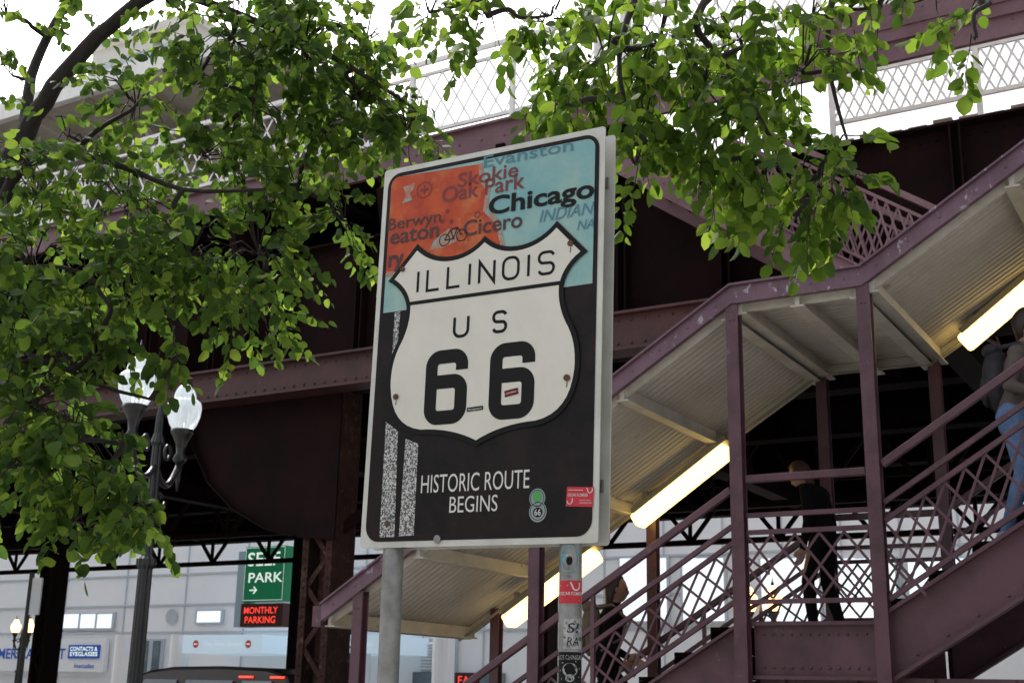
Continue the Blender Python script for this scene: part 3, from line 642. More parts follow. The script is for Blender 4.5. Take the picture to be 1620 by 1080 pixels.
# ================================================================ BACKGROUND BUILDING
DF=33.0
bd=thing('station_building','long white panelled building across the street under the railway','building',W(-25,DF,0))
fl=lambda px,py:sz(px,py,DF)
mb=MB(); mb.sbox(S(-500,1000,DF),S(2300,1000,DF),DF,DF+10,0,13); obj('wall',mb,M['facade'],bd)
def fbox(x0,y0,x1,y1,depth,name,m,par=bd,gap=0):
    a=fl(x0,y1); b=fl(x1,y0); mb=MB(); mb.sbox(a[0],b[0],DF-depth,DF-.003-gap,a[1],b[1]); return obj(name,mb,M[m],par)
for y in (905,955,1000): 
    a=fl(-300,y)[0]; z_=Z(400,y,DF); mb=MB(); mb.sbox(a,S(2200,1000,DF),DF-.05,DF-.002,z_,z_+.06); obj('ledge',mb,M['trim'],bd)
for x in range(100,1700,95):
    s_=S(x,980,DF); mb=MB(); mb.sbox(s_,s_+.05,DF-.03,DF-.002,0,8); obj('panel_joint',mb,M['trim'],bd)
w1=fbox(310,963,356,987,.08,'window','trim'); fbox(314,966,352,984,.10,'pane','glowpane',w1,.082)
c=fl(273,975); mb=MB(); mb.add([W(c[0]+.22*math.cos(i*.314),DF-.06,c[1]+.22*math.sin(i*.314)) for i in range(20)],[tuple(range(20))]); ribbon(mb,arc(c[0],c[1],.24,.24,0,342,20),.05,lambda s,z:W(s,DF-.07,z),True); obj('round_vent',mb,M['trim'],bd,recalc=False)
for (x0,x1,y0,y1) in ((200,262,1010,1075),(100,185,968,996),(490,600,930,985),(640,720,905,985),(1205,1300,880,985),(1320,1420,880,985),(1440,1540,880,985),(1560,1660,880,985),(980,1060,880,985),(1080,1150,880,985)):
    w=fbox(x0,y0,x1,y1,.10,'window','trim'); n=3
    for k in range(n):
        xa=x0+3+(x1-x0-6)*k/n+1; xb=x0+3+(x1-x0-6)*(k+1)/n-1; fbox(xa,y0+3,xb,y1-3,.13,'pane','glowpane' if (x0>300 or x0==100) else 'glass',w,.102)
for x,w in ((265,12),(352,13),(632,14),(760,14)):
    s_,_=fl(x,1040); mb=MB(); mb.tube([W(s_,DF-2,0),W(s_,DF-2,Z(x,1003,DF-2))],.32,16); obj('round_column',mb,M['facade'],bd,smooth=False)
lo=fbox(668,1010,726,1062,.1,'louvre_frame','trim'); mb=MB(); a=fl(671,1058); b=fl(722,1014)
for k in range(9): z_=a[1]+(b[1]-a[1])*k/9; mb.prism([W(a[0],DF-.20,z_),W(a[0],DF-.11,z_+.06),W(a[0],DF-.11,z_+.075),W(a[0],DF-.20,z_+.015)],RV*(b[0]-a[0]))
obj('louvre_slats',mb,M['facade'],lo)
fbox(655,1064,800,1100,.12,'shop_front','glass')
ssg=thing('eyeglass_shop_sign','blue lettered optician fascia sign on the white wall at far lower left','shop sign',W(fl(60,1040)[0],DF,0))
mb=MB(); a=fl(-14,1060); b=fl(176,1010); mb.sbox(a[0],b[0],DF-.25,DF-.06,a[1],b[1]); obj('fascia_board',mb,M['facade'],ssg)
f=lambda s,z:W(s,DF-.262,z)
mb=MB(); a=fl(-6,1041); b=fl(113,1026); add_text(mb,"AMERICA'S BEST",f,a[0],b[0],a[1],b[1],.02); obj('lettering',mb,M['shopblue'],ssg,recalc=False)
mb=MB(); a=fl(125,1056); b=fl(158,1050); add_text(mb,"AmericasBest",f,a[0],b[0],a[1],b[1],.01); obj('small_lettering',mb,M['shopblue'],ssg,recalc=False)
mb=MB(); a=fl(117,1041); b=fl(168,1020); mb.sbox(a[0],b[0],DF-.30,DF-.251,a[1],b[1]); bb=obj('blue_box',mb,M['shopblue'],ssg)
mb=MB(); f=lambda s,z:W(s,DF-.31,z)
for s_,y0,y1 in (('CONTACTS &',1029,1023),('EYEGLASSES',1037,1031)): a=fl(121,y0); b=fl(165,y1); add_text(mb,s_,f,a[0],b[0],a[1],b[1],.02)
obj('white_lettering',mb,M['psign'],bb,recalc=False)
for (x0,x1,lab,nm) in ((288,416,'blue-white entrance canopy band with two red no-entry discs','a'),(458,602,'blue-white entrance canopy band with a down arrow beside the steel column','b')):
    DBn=DF-2.6; a=sz(x0,1032,DBn); b=sz(x1,1003,DBn); t=thing('entrance_canopy',lab,'canopy',W(a[0],DBn,a[1]))
    mb=MB(); mb.sbox(a[0],b[0],DBn,DF-.1,a[1],b[1]); obj('band',mb,M['banner'],t)
    f=lambda s,z:W(s,DBn-.01,z)
    if nm=='a':
        for x in (310,393):
            mb=MB(); c=sz(x,1018,DBn); disc(mb,c,.12,.12,f,16,0); ribbon(mb,[(c[0]-.07,c[1]),(c[0]+.07,c[1])],.04,lambda s,z:W(s,DBn-.016,z),mi=1); obj('no_entry_disc',mb,[M['nored'],M['blet']],t,recalc=False)
        mb=MB(); p=sz(323,1021,DBn);q2=sz(384,1014,DBn); add_text(mb,'Do Not Enter',f,p[0],q2[0],p[1],q2[1],-.008); obj('lettering',mb,M['blet'],t,recalc=False)
    else:
        mb=MB(); c=sz(476,1018,DBn); ribbon(mb,[(c[0],c[1]+.13),(c[0],c[1]-.02)],.05,f); mb.add([f(c[0]-.1,c[1]-.02),f(c[0]+.1,c[1]-.02),f(c[0],c[1]-.15)],[(0,1,2)]); obj('arrow',mb,M['psign'],t,recalc=False)
        mb=MB(); p=sz(495,1021,DBn);q2=sz(590,1013,DBn); add_text(mb,'Entrance',f,p[0],q2[0],p[1],q2[1],-.008); obj('lettering',mb,M['blet'],t,recalc=False)
DP=28.0
ps=thing('parking_sign','green illuminated self park box sign with white arrow above a red led board','sign',W(sz(415,900,DP)[0],DP,0))
a=sz(383,951,DP); b=sz(453,862,DP); mb=MB(); mb.sbox(a[0],b[0],DP,DP+.5,a[1],b[1]); bx_=obj('green_box',mb,M['pgreen'],ps)
f=lambda s,z:W(s,DP-.008,z)
for s_,x0,x1,y0,y1 in (('SELF',392,444,895,872),('PARK',393,448,921,904)): mb=MB(); p=sz(x0,y0,DP);q2=sz(x1,y1,DP); add_text(mb,s_,f,p[0],q2[0],p[1],q2[1],.01); obj('lettering',mb,M['psign'],bx_,recalc=False)
mb=MB(); c=sz(400,933,DP); ribbon(mb,[(c[0]-.12,c[1]),(c[0]+.12,c[1])],.04,f); ribbon(mb,[(c[0]+.03,c[1]+.10),(c[0]+.14,c[1]),(c[0]+.03,c[1]-.10)],.04,lambda s,z:W(s,DP-.012,z)); obj('arrow',mb,M['psign'],bx_,recalc=False)
mb=MB(); ribbon(mb,[(a[0]+.03,a[1]+.03),(b[0]-.03,a[1]+.03),(b[0]-.03,b[1]-.03),(a[0]+.03,b[1]-.03)],.012,f,True); obj('border',mb,M['psign'],bx_,recalc=False)
a2=sz(379,991,DP); b2=sz(448,953,DP); mb=MB(); mb.sbox(a2[0],b2[0],DP,DP+.45,a2[1],b2[1]); lb=obj('led_board',mb,M['ledbg'],ps)
for s_,x0,x1,y0,y1 in (('MONTHLY',386,440,970,959),('PARKING',387,436,985,974)): mb=MB(); p=sz(x0,y0,DP);q2=sz(x1,y1,DP); add_text(mb,s_,f,p[0],q2[0],p[1],q2[1],.01); obj('led_lettering',mb,M['led'],lb,recalc=False)
mb=MB(); mb.sbox(a[0]-.35,a[0]-.004,DP+.1,DP+.6,a2[1],b[1]-.1); obj('side_cabinet',mb,M['cabinet'],ps)
for zz in (b[1]-.5,a2[1]+.2): mb=MB(); mb.sbox((a[0]+b[0])/2-.08,(a[0]+b[0])/2+.08,DP+.5,DF,zz,zz+.13); obj('support_arm',mb,M['trim'],ps)
nn=thing('neon_sign','small red neon shop lettering at the foot of the white wall','sign',W(fl(745,1075)[0],DF,0))
mb=MB(); a=fl(729,1082); b=fl(757,1069); add_text(mb,'FAB',lambda s,z:W(s,DF-.16,z),a[0],b[0],a[1],b[1],.0); obj('lettering',mb,M['led'],nn,recalc=False)
mb=MB(); a=fl(724,1090); b=fl(762,1064); mb.sbox(a[0],b[0],DF-.15,DF-.125,a[1],b[1]); obj('backing',mb,M['ledbg'],nn)
tw=thing('tall_building','pale masonry tower glimpsed through leaves at the upper left','building',W(-90,60,0))
s0=S(150,60,60); s1=S(300,60,60); zt0=Z(250,50,60)
mb=MB(); mb.sbox(s0,s1,60,75,0,zt0); mb.sbox(s0-.3,s1+.3,59.7,75.3,zt0,zt0+.6); obj('wall',mb,M['pale'],tw)
for i in range(4):
    for j in range(5):
        a=s0+1.2+i*(s1-s0-2)/4; z_=zt0-3.5-j*4; mb=MB(); mb.sbox(a,a+1.2,59.9,59.99,z_,z_+2.2); obj('window',mb,M['trim'],tw)

# ================================================================ LAMPS
def lamp(base,loc_dir,label,h=4.8,sc=1,arm=.52,globe='globe',group=None):
    t=thing('street_lamp',label,'street lamp',base,group); b=Vector(base)
    k=sc; zt=h-.75*k
    mb=MB(); mb.lathe(b,[(.24*k,0),(.24*k,.12*k),(.19*k,.16*k),(.20*k,.5*k),(.15*k,.75*k),(.13*k,.8*k),(.15*k,.86*k),(.10*k,.95*k),(.080*k,1.0*k),(.072*k,zt-1.5*k),(.10*k,zt-1.46*k),(.10*k,zt-1.40*k),(.06*k,zt-1.36*k),(.056*k,zt-.9*k),(.09*k,zt-.87*k),(.09*k,zt-.82*k),(.06*k,zt-.78*k),(.05*k,zt-.25*k),(.08*k,zt-.22*k),(.045*k,zt-.12*k),(.04*k,zt+.05*k),(.02*k,zt+.16*k),(.0,zt+.2*k)],24,rib=.10); obj('pole',mb,M['lampblack'],t,smooth=False)
    for sg in (-1,1):
        o=loc_dir*sg*arm*k
        mb=MB(); pts=[]
        for i in range(9):
            tt=i/8; pts.append(b+o*(tt*1.0)+UP*(zt-.45*k-.22*k*math.sin(tt*math.pi)+tt*.12*k))
        mb.tube(pts,[.035*k]*9,8)
        cc=b+o*.45+UP*(zt-.28*k); mb.tube([cc+ (loc_dir*sg*math.cos(a_)+UP*math.sin(a_))*(.10*k*(1-a_/12)) for a_ in [j*.6 for j in range(11)]],.018*k,6)
        cc=b+o*.3+UP*(zt-.78*k); mb.tube([cc+ (loc_dir*sg*math.cos(a_)-UP*math.sin(a_))*(.13*k*(1-a_/11)) for a_ in [j*.6 for j in range(11)]],.016*k,6)
        mb.tube([b+o*.98+UP*(zt-.35*k),b+o+UP*(zt-.62*k)],[.045*k,.01*k],8)
        obj('arm',mb,M['lampblack'],t,smooth=True)
        gb=b+o+UP*(zt-.33*k)
        mb=MB(); mb.lathe(gb,[(.04*k,0),(.08*k,.05*k),(.045*k,.12*k),(.06*k,.22*k),(.10*k,.30*k),(.125*k,.34*k),(.125*k,.37*k)],14); obj('globe_holder',mb,M['lampblack'],t,smooth=True)
        gb=gb+UP*.37*k
        mb=MB(); mb.lathe(gb,[(.11*k,0),(.145*k,.06*k),(.175*k,.15*k),(.185*k,.24*k),(.175*k,.30*k),(.135*k,.335*k),(.11*k,.345*k),(.118*k,.36*k),(.11*k,.40*k),(.085*k,.46*k),(.05*k,.49*k),(.04*k,.50*k)],40,rib=.06); gl=obj('globe',mb,M[globe],t,smooth=False)
        mb=MB(); mb.lathe(gb+UP*.50*k,[(.05*k,0),(.03*k,.02*k),(.036*k,.045*k),(.016*k,.08*k),(.004*k,.17*k)],10); obj('finial',mb,M['lampblack'],gl,smooth=True)
    return t
pL=at(218,600,12.2); pR=at(292,643,13.4); hz=(pL.z+pR.z)/2
cdir=Vector((pR.x-pL.x,pR.y-pL.y,0)); armd=cdir.length/2; cdir.normalize(); lc=(pL+pR)/2
lamp((lc.x,lc.y,0),cdir,'black twin-arm street lamp with white acorn globes beside the left tree',h=hz+.45,arm=armd)
p=at(35,1000,38); lamp((p.x,p.y,0),RV,'distant black street lamp glowing amber at the far left edge',h=3.55,sc=.75,arm=.4,globe='glow')
p=at(554,1000,38); lamp((p.x,p.y,0),RV,'distant black street lamp partly behind the riveted steel column',h=3.9,sc=.7,arm=.4)
p=at(1203,940,30); lamp((p.x,p.y,0),RV,'distant street lamp glowing amber behind the landing railing',h=4.35,sc=1.15,arm=.26,globe='glow')
p=at(40,1000,24); t=thing('street_sign','plain white rectangular street sign on a black pole at the far left','sign',(p.x,p.y,-.13))
mb=MB(); mb.tube([(p.x,p.y,-.13),(p.x,p.y,at(40,905,24).z)],.05,8); obj('pole',mb,M['lampblack'],t)
a=at(44,972,24); b=at(44,914,24); mb=MB(); c=Vector((p.x,p.y,0))+RV*.16; mb.bar(Vector((c.x,c.y,a.z)),Vector((c.x,c.y,b.z)),.30,.03,up=NV); obj('sign_plate',mb,M['facade'],t)

# ================================================================ CAR
DCR=15.5
ca=S(85,1060,DCR); cb_=S(468,1060,DCR); zt_c=Z(300,1050,DCR); Lc=cb_-ca
car=thing('parked_car','dark van-like car with red tail lights in the roadway at the lower left','car',W((ca+cb_)/2,DCR+.9,-.13))
k=Lc/4.7; zt_c=max(1.7,zt_c)
prof=[(0,.35),(0,.85),(.25,1.02),(1.0,1.12),(1.6,1.58),(1.85,1.66),(2.3,1.71),(3.2,1.725),(4.1,1.70),(4.45,1.62),(4.58,1.45),(4.66,1.1),(4.7,.9),(4.7,.35)]
sc_=(zt_c+.13)/1.74
def cp(x,z,d): 
    inset_=0 if z<1.13 else (z-1.12)*.28
    return W(ca+x*k, (d+inset_ if d<DCR+.9 else d-inset_), z*sc_-.13)
mb=MB(); n=len(prof); vs=[cp(x,z,DCR) for x,z in prof]+[cp(x,z,DCR+1.8) for x,z in prof]
mb.add(vs,[tuple(range(n)),tuple(range(n,2*n))[::-1]]+[(i,(i+1)%n,(i+1)%n+n,i+n) for i in range(n)]); obj('body',mb,M['carpaint'],car,bevel=.05)
for x0,x1 in ((1.45,2.55),(2.65,3.6),(3.7,4.3)):
    for d,o in ((DCR,-.012),(DCR+1.8,.012)):
        mb=MB(); z1=1.54; pts=[cp(x0 if x0>2 else x0+.0,1.16,d),cp(x1,1.16,d),cp(x1-.08,z1,d),cp(max(x0,1.85),z1,d)]; mb.poly([q_+NV*o*2 for q_ in pts]); obj('side_window',mb,M['glass'],car)
mb=MB(); mb.poly([cp(1.10,1.18,DCR+.1)-RV*.02+UP*.02,cp(1.10,1.18,DCR+1.7)-RV*.02+UP*.02,cp(1.58,1.55,DCR+1.6)-RV*.02+UP*.02,cp(1.58,1.55,DCR+.2)-RV*.02+UP*.02]); obj('windscreen',mb,M['glass'],car)
mb=MB(); mb.poly([cp(4.66,1.14,DCR+.15)+RV*.03,cp(4.66,1.14,DCR+1.65)+RV*.03,cp(4.57,1.45,DCR+1.6)+RV*.03,cp(4.57,1.45,DCR+.2)+RV*.03]); obj('rear_window',mb,M['glass'],car)
for x in (4.42,3.86):
    mb=MB(); mb.hexa([cp(xx,z,DCR)-NV*o for z in (1.575,1.60) for (xx,o) in ((x-.22,.05),(x,.05),(x,-.05),(x-.22,-.05))]); obj('tail_light',mb,M['tail'],car)
for x in (.95,3.8):
    for d in (DCR+.02,DCR+1.58):
        c=W(ca+x*k,d,.2); mb=MB(); mb.tube([c,c+NV*.2],.34,20); wh=obj('wheel',mb,M['tyre'],car); mb=MB(); mb.tube([c-NV*.01,c+NV*.21],.2,12); obj('rim',mb,M['galv'],wh)

# ================================================================ PEOPLE
def person(label,base,fwd,J,mats,hair,extras,scale=1.0,headpitch=0):
    fwd=Vector(fwd).normalized(); rt=fwd.cross(UP).normalized()
    def T(v): return Vector(base)+(rt*v[0]+fwd*v[1]+UP*v[2])*scale
    t=thing('person',label,'person',base)
    mb=MB()
    def cap(a,b,ra,rb):
        a=Vector(a);b=Vector(b); d=(b-a).normalized(); pts=[];rs=[]
        for k in (-1,-.8,-.5,0): pts.append(a+d*ra*k*.98); rs.append(ra*math.sqrt(max(.02,1-k*k)))
        for k in (0,.5,.8,1): pts.append(b+d*rb*k*.98); rs.append(rb*math.sqrt(max(.02,1-k*k)))
        mb.tube(pts,rs,12)
    def ell(c,rx,ry,rz,rot=None,n=14):
        c=Vector(c); vs=[]
        for i in range(1,10):
            ph=math.pi*i/10
            for k in range(n):
                th=2*math.pi*k/n; v=Vector((rx*math.sin(ph)*math.cos(th),ry*math.sin(ph)*math.sin(th),rz*math.cos(ph)))
                if rot: v=rot@v
                vs.append(c+v)
        fs=[(i*n+k,i*n+(k+1)%n,(i+1)*n+(k+1)%n,(i+1)*n+k) for i in range(8) for k in range(n)]+[tuple(range(n)),tuple(range(8*n,9*n))[::-1]]
        mb.add(vs,fs)
    H=J
    def loft(cs):
        n=14; vs=[]
        for c,rx,ry in cs:
            for k in range(n): th=2*math.pi*k/n; vs.append(Vector(c)+Vector((rx*math.cos(th),ry*math.sin(th),0)))
        mb.add(vs,[(i*n+k,i*n+(k+1)%n,(i+1)*n+(k+1)%n,(i+1)*n+k) for i in range(len(cs)-1) for k in range(n)]+[tuple(range(n))[::-1],tuple(range((len(cs)-1)*n,len(cs)*n))])
    P=Vector(H['pelvis']);CH=Vector(H['chest']);NK=Vector(H['neck']);HD=Vector(H['head'])
    loft([(P-UP*.12,.13,.10),(P,.165,.125),(P.lerp(CH,.45),.135,.105),(P.lerp(CH,.8),.165,.125),(CH,.175,.12),(CH.lerp(NK,.5),.14,.095),(CH.lerp(NK,.85),.07,.065),(NK+UP*.01,.055,.055)])
    cap(NK-UP*.03,HD-UP*.06,.052,.048)
    rot=Matrix.Rotation(R(headpitch),3,'X')
    ell(HD,.074,.092,.112,rot); ell(HD+rot@Vector((0,.035,-.055)),.052,.055,.055,rot)
    ell(HD+rot@Vector((0,.098,-.018)),.012,.018,.024,rot); ell(HD+rot@Vector((0,.084,.022)),.045,.014,.012,rot); ell(HD+rot@Vector((0,.086,-.055)),.024,.012,.010,rot)
    for sg in (-1,1): ell(HD+rot@Vector((sg*.076,-.005,-.01)),.010,.018,.030,rot)
    for sd,sg in (('l',-1),('r',1)):
        sh_=CH+Vector((sg*.165,0,.03)); e=Vector(H['elbow_'+sd]); w=Vector(H['wrist_'+sd])
        cap(CH+Vector((sg*.08,0,.04)),sh_,.075,.068); cap(sh_,e,.062,.047); cap(e,w,.046,.031)
        hd=(w-e).normalized(); ax=hd.cross(Vector((0,0,1))); ax=ax.normalized() if ax.length>.2 else Vector((1,0,0))
        fx=Vector((0,1,0)); fx=(fx-hd*fx.dot(hd)); fx=fx.normalized() if fx.length>.2 else ax; inn=hd.cross(fx).normalized()*(1 if sg>0 else -1)
        cap(w,w+hd*.05,.027,.032); cap(w+hd*.04-fx*.018,w+hd*.08-fx*.02,.018,.016); cap(w+hd*.04+fx*.018,w+hd*.08+fx*.02,.018,.016)
        for j,(o_,ln) in enumerate(((.03,.075),(.011,.085),(-.009,.08),(-.028,.062))):
            a=w+hd*.085+fx*o_; b=a+hd*ln*.5+inn*.012; c=b+hd*ln*.38+inn*.03; cap(a,b,.0105,.0098); cap(b,c,.0098,.0085)
        a=w+hd*.03+fx*.03; b=a+fx*.026+hd*.03+inn*.01; cap(a,b,.014,.011); cap(b,b+hd*.03+inn*.012,.011,.0095)
        hp_=P+Vector((sg*.085,0,-.05)); kn=Vector(H['knee_'+sd]); an=Vector(H['ankle_'+sd]); cap(hp_,kn,.088,.058); cap(kn,kn.lerp(an,.3),.058,.058); cap(kn.lerp(an,.3),an,.058,.042)
        ft=Vector(H.get('toe_'+sd,an+Vector((0,.16,-.045)))); cap(an+Vector((0,-.03,-.035)),ft,.042,.036); cap(an,an+UP*-.03,.042,.042)
    tmp=bpy.data.meshes.new('tmp'); tmp.from_pydata([tuple(v) for v in mb.v],[],mb.f); to=bpy.data.objects.new('tmp',tmp); C.objects.link(to)
    bm=bmesh.new(); bm.from_mesh(tmp); bmesh.ops.recalc_face_normals(bm,faces=bm.faces); bm.to_mesh(tmp); bm.free()
    r_=to.modifiers.new('r','REMESH'); r_.mode='VOXEL'; r_.voxel_size=.0095; sm_=to.modifiers.new('s','SMOOTH'); sm_.iterations=3; sm_.factor=.5
    dg=bpy.context.evaluated_depsgraph_get(); me=bpy.data.meshes.new_from_object(to.evaluated_get(dg)); bpy.data.objects.remove(to)
    me.materials.clear()
    for m in mats: me.materials.append(M[m])
    bones=[(P-UP*.02,P-UP*.12,2),(P+UP*.06,CH,1),(CH,NK-UP*.02,1),(NK+UP*.03,HD,0),(HD,HD+UP*.1,0)]
    for sd,sg in (('l',-1),('r',1)):
        e=Vector(H['elbow_'+sd]); w=Vector(H['wrist_'+sd]); kn=Vector(H['knee_'+sd]); an=Vector(H['ankle_'+sd]); ft=Vector(H.get('toe_'+sd,an+Vector((0,.16,-.045))))
        bones+=[(CH+Vector((sg*.15,0,.03)),e,1),(e,w,1),(w+(w-e).normalized()*.03,w+(w-e).normalized()*.2,0),(P+Vector((sg*.085,0,-.05)),kn,2),(kn,an+UP*.02,2),(an-UP*.03,ft,3)]
    A_=np.array([list(b[0]) for b in bones]); B_=np.array([list(b[1]) for b in bones]); mi=np.array([b[2] for b in bones])
    cen_=np.array([list(p.center) for p in me.polygons]); AB=B_-A_; tt=np.clip(((cen_[:,None,:]-A_)*AB).sum(2)/(AB*AB).sum(1),0,1); dd=np.linalg.norm(cen_[:,None,:]-(A_+tt[...,None]*AB),axis=2)
    me.polygons.foreach_set('material_index',mi[dd.argmin(1)].tolist()); me.polygons.foreach_set('use_smooth',[True]*len(me.polygons))
    o0=Vector(base)
    for v in me.vertices: v.co=T(v.co)-o0
    o=bpy.data.objects.new('body',me); C.objects.link(o); o.parent=t
    mb=MB()
    ell_c=HD+rot@Vector((0,-.018,.018)); n=16; vs=[]
    for i in range(0,13):
        ph=math.pi*i/12
        for k in range(n):
            th=2*math.pi*k/n; front=math.sin(th)
            rr=1+.05*math.sin(k*5+i)
            v=Vector((.086*math.sin(ph)*math.cos(th)*rr,.098*math.sin(ph)*math.sin(th)*rr,.118*math.cos(ph)))
            if front>.25 and ph>1.0: v.y=min(v.y,.03)
            if ph>1.9: v.z-= hair[1]*(ph-1.9) ; v.y=min(v.y,-.01)
            vs.append(ell_c+rot@v)
    mb.add(vs,[(i*n+k,i*n+(k+1)%n,(i+1)*n+(k+1)%n,(i+1)*n+k) for i in range(12) for k in range(n)])
    mb.v=[T(v) for v in mb.v]; obj('hair',mb,M[hair[0]],t,smooth=True)
    for sg in (-1,1):
        mb=MB(); ell(HD+rot@Vector((sg*.030,.083,.006)),.011,.008,.008,rot,8); mb.v=[T(v) for v in mb.v]; obj('eye',mb,M['sink'],t,smooth=True)
    if extras:
        mb=MB(); c=CH+Vector((0,-.17,-.10)); ell(c,.14,.10,.23); ell(c+Vector((0,-.08,-.08)),.10,.04,.12); ell(c+Vector((0,-.02,.20)),.11,.07,.06); mb.v=[T(v) for v in mb.v]; bg=obj('backpack',mb,M[extras],t,smooth=True)
        for sg in (-1,1):
            mb=MB(); mb.tube([T(c+Vector((sg*.10,.05,.2))),T(CH+Vector((sg*.11,0,.115))),T(CH+Vector((sg*.12,.13,.0))),T(CH+Vector((sg*.14,.10,-.16))),T(c+Vector((sg*.12,.08,-.18)))],.018,6); obj('strap',mb,M[extras],bg,smooth=True)
    return t
d_=10.4; s_=S(1292,850,d_)
person('dark-clothed person with auburn hair looking down on the landing behind the lattice rail',W(s_,d_,zf-.005),-RV+NV*.15,
 dict(pelvis=(0,-.06,.88),chest=(0,.0,1.24),neck=(0,.07,1.36),head=(0,.14,1.45),elbow_l=(-.22,-.03,1.0),wrist_l=(-.20,.04,.77),elbow_r=(.22,-.05,1.0),wrist_r=(.20,.05,.78),
 knee_l=(-.09,.06,.49),ankle_l=(-.09,.02,.09),knee_r=(.09,-.04,.47),ankle_r=(.09,-.16,.09)),['skin','jacket','trouser','trouser'],('hairred',.10),None,.93,-34)
d_=9.1; s_=S(1608,700,d_)
person('person in blue jeans with dark backpack climbing the upper flight at the right edge',W(s_,d_,floorz(s_)+.0),RV,
 dict(pelvis=(0,0,.91),chest=(0,.08,1.29),neck=(0,.11,1.43),head=(0,.15,1.56),elbow_l=(-.24,.0,1.08),wrist_l=(-.23,.18,.96),elbow_r=(.23,.02,1.08),wrist_r=(.24,.22,1.0),
 knee_l=(-.09,.26,.66),ankle_l=(-.09,.20,.27),knee_r=(.09,.04,.50),ankle_r=(.09,-.10,.10)),['skin','shirt','jeans','shoe'],('hairdark',.02),'bag',.98,-5)
d_=10.2; s_=S(958,1000,d_)
person('dark-haired person with tan backpack seen behind the lower flight handrail',W(s_,d_,floorz(s_)+.02),(RV+NV*.5),
 dict(pelvis=(0,0,.90),chest=(0,.05,1.27),neck=(0,.07,1.41),head=(0,.10,1.53),elbow_l=(-.24,-.02,1.04),wrist_l=(-.22,.14,.90),elbow_r=(.24,.0,1.04),wrist_r=(.22,.18,.95),
 knee_l=(-.09,.22,.62),ankle_l=(-.09,.17,.25),knee_r=(.09,.03,.48),ankle_r=(.09,-.12,.10)),['skin','jacket','trouser','trouser'],('hairdark',.14),'bagtan',1.0,-8)

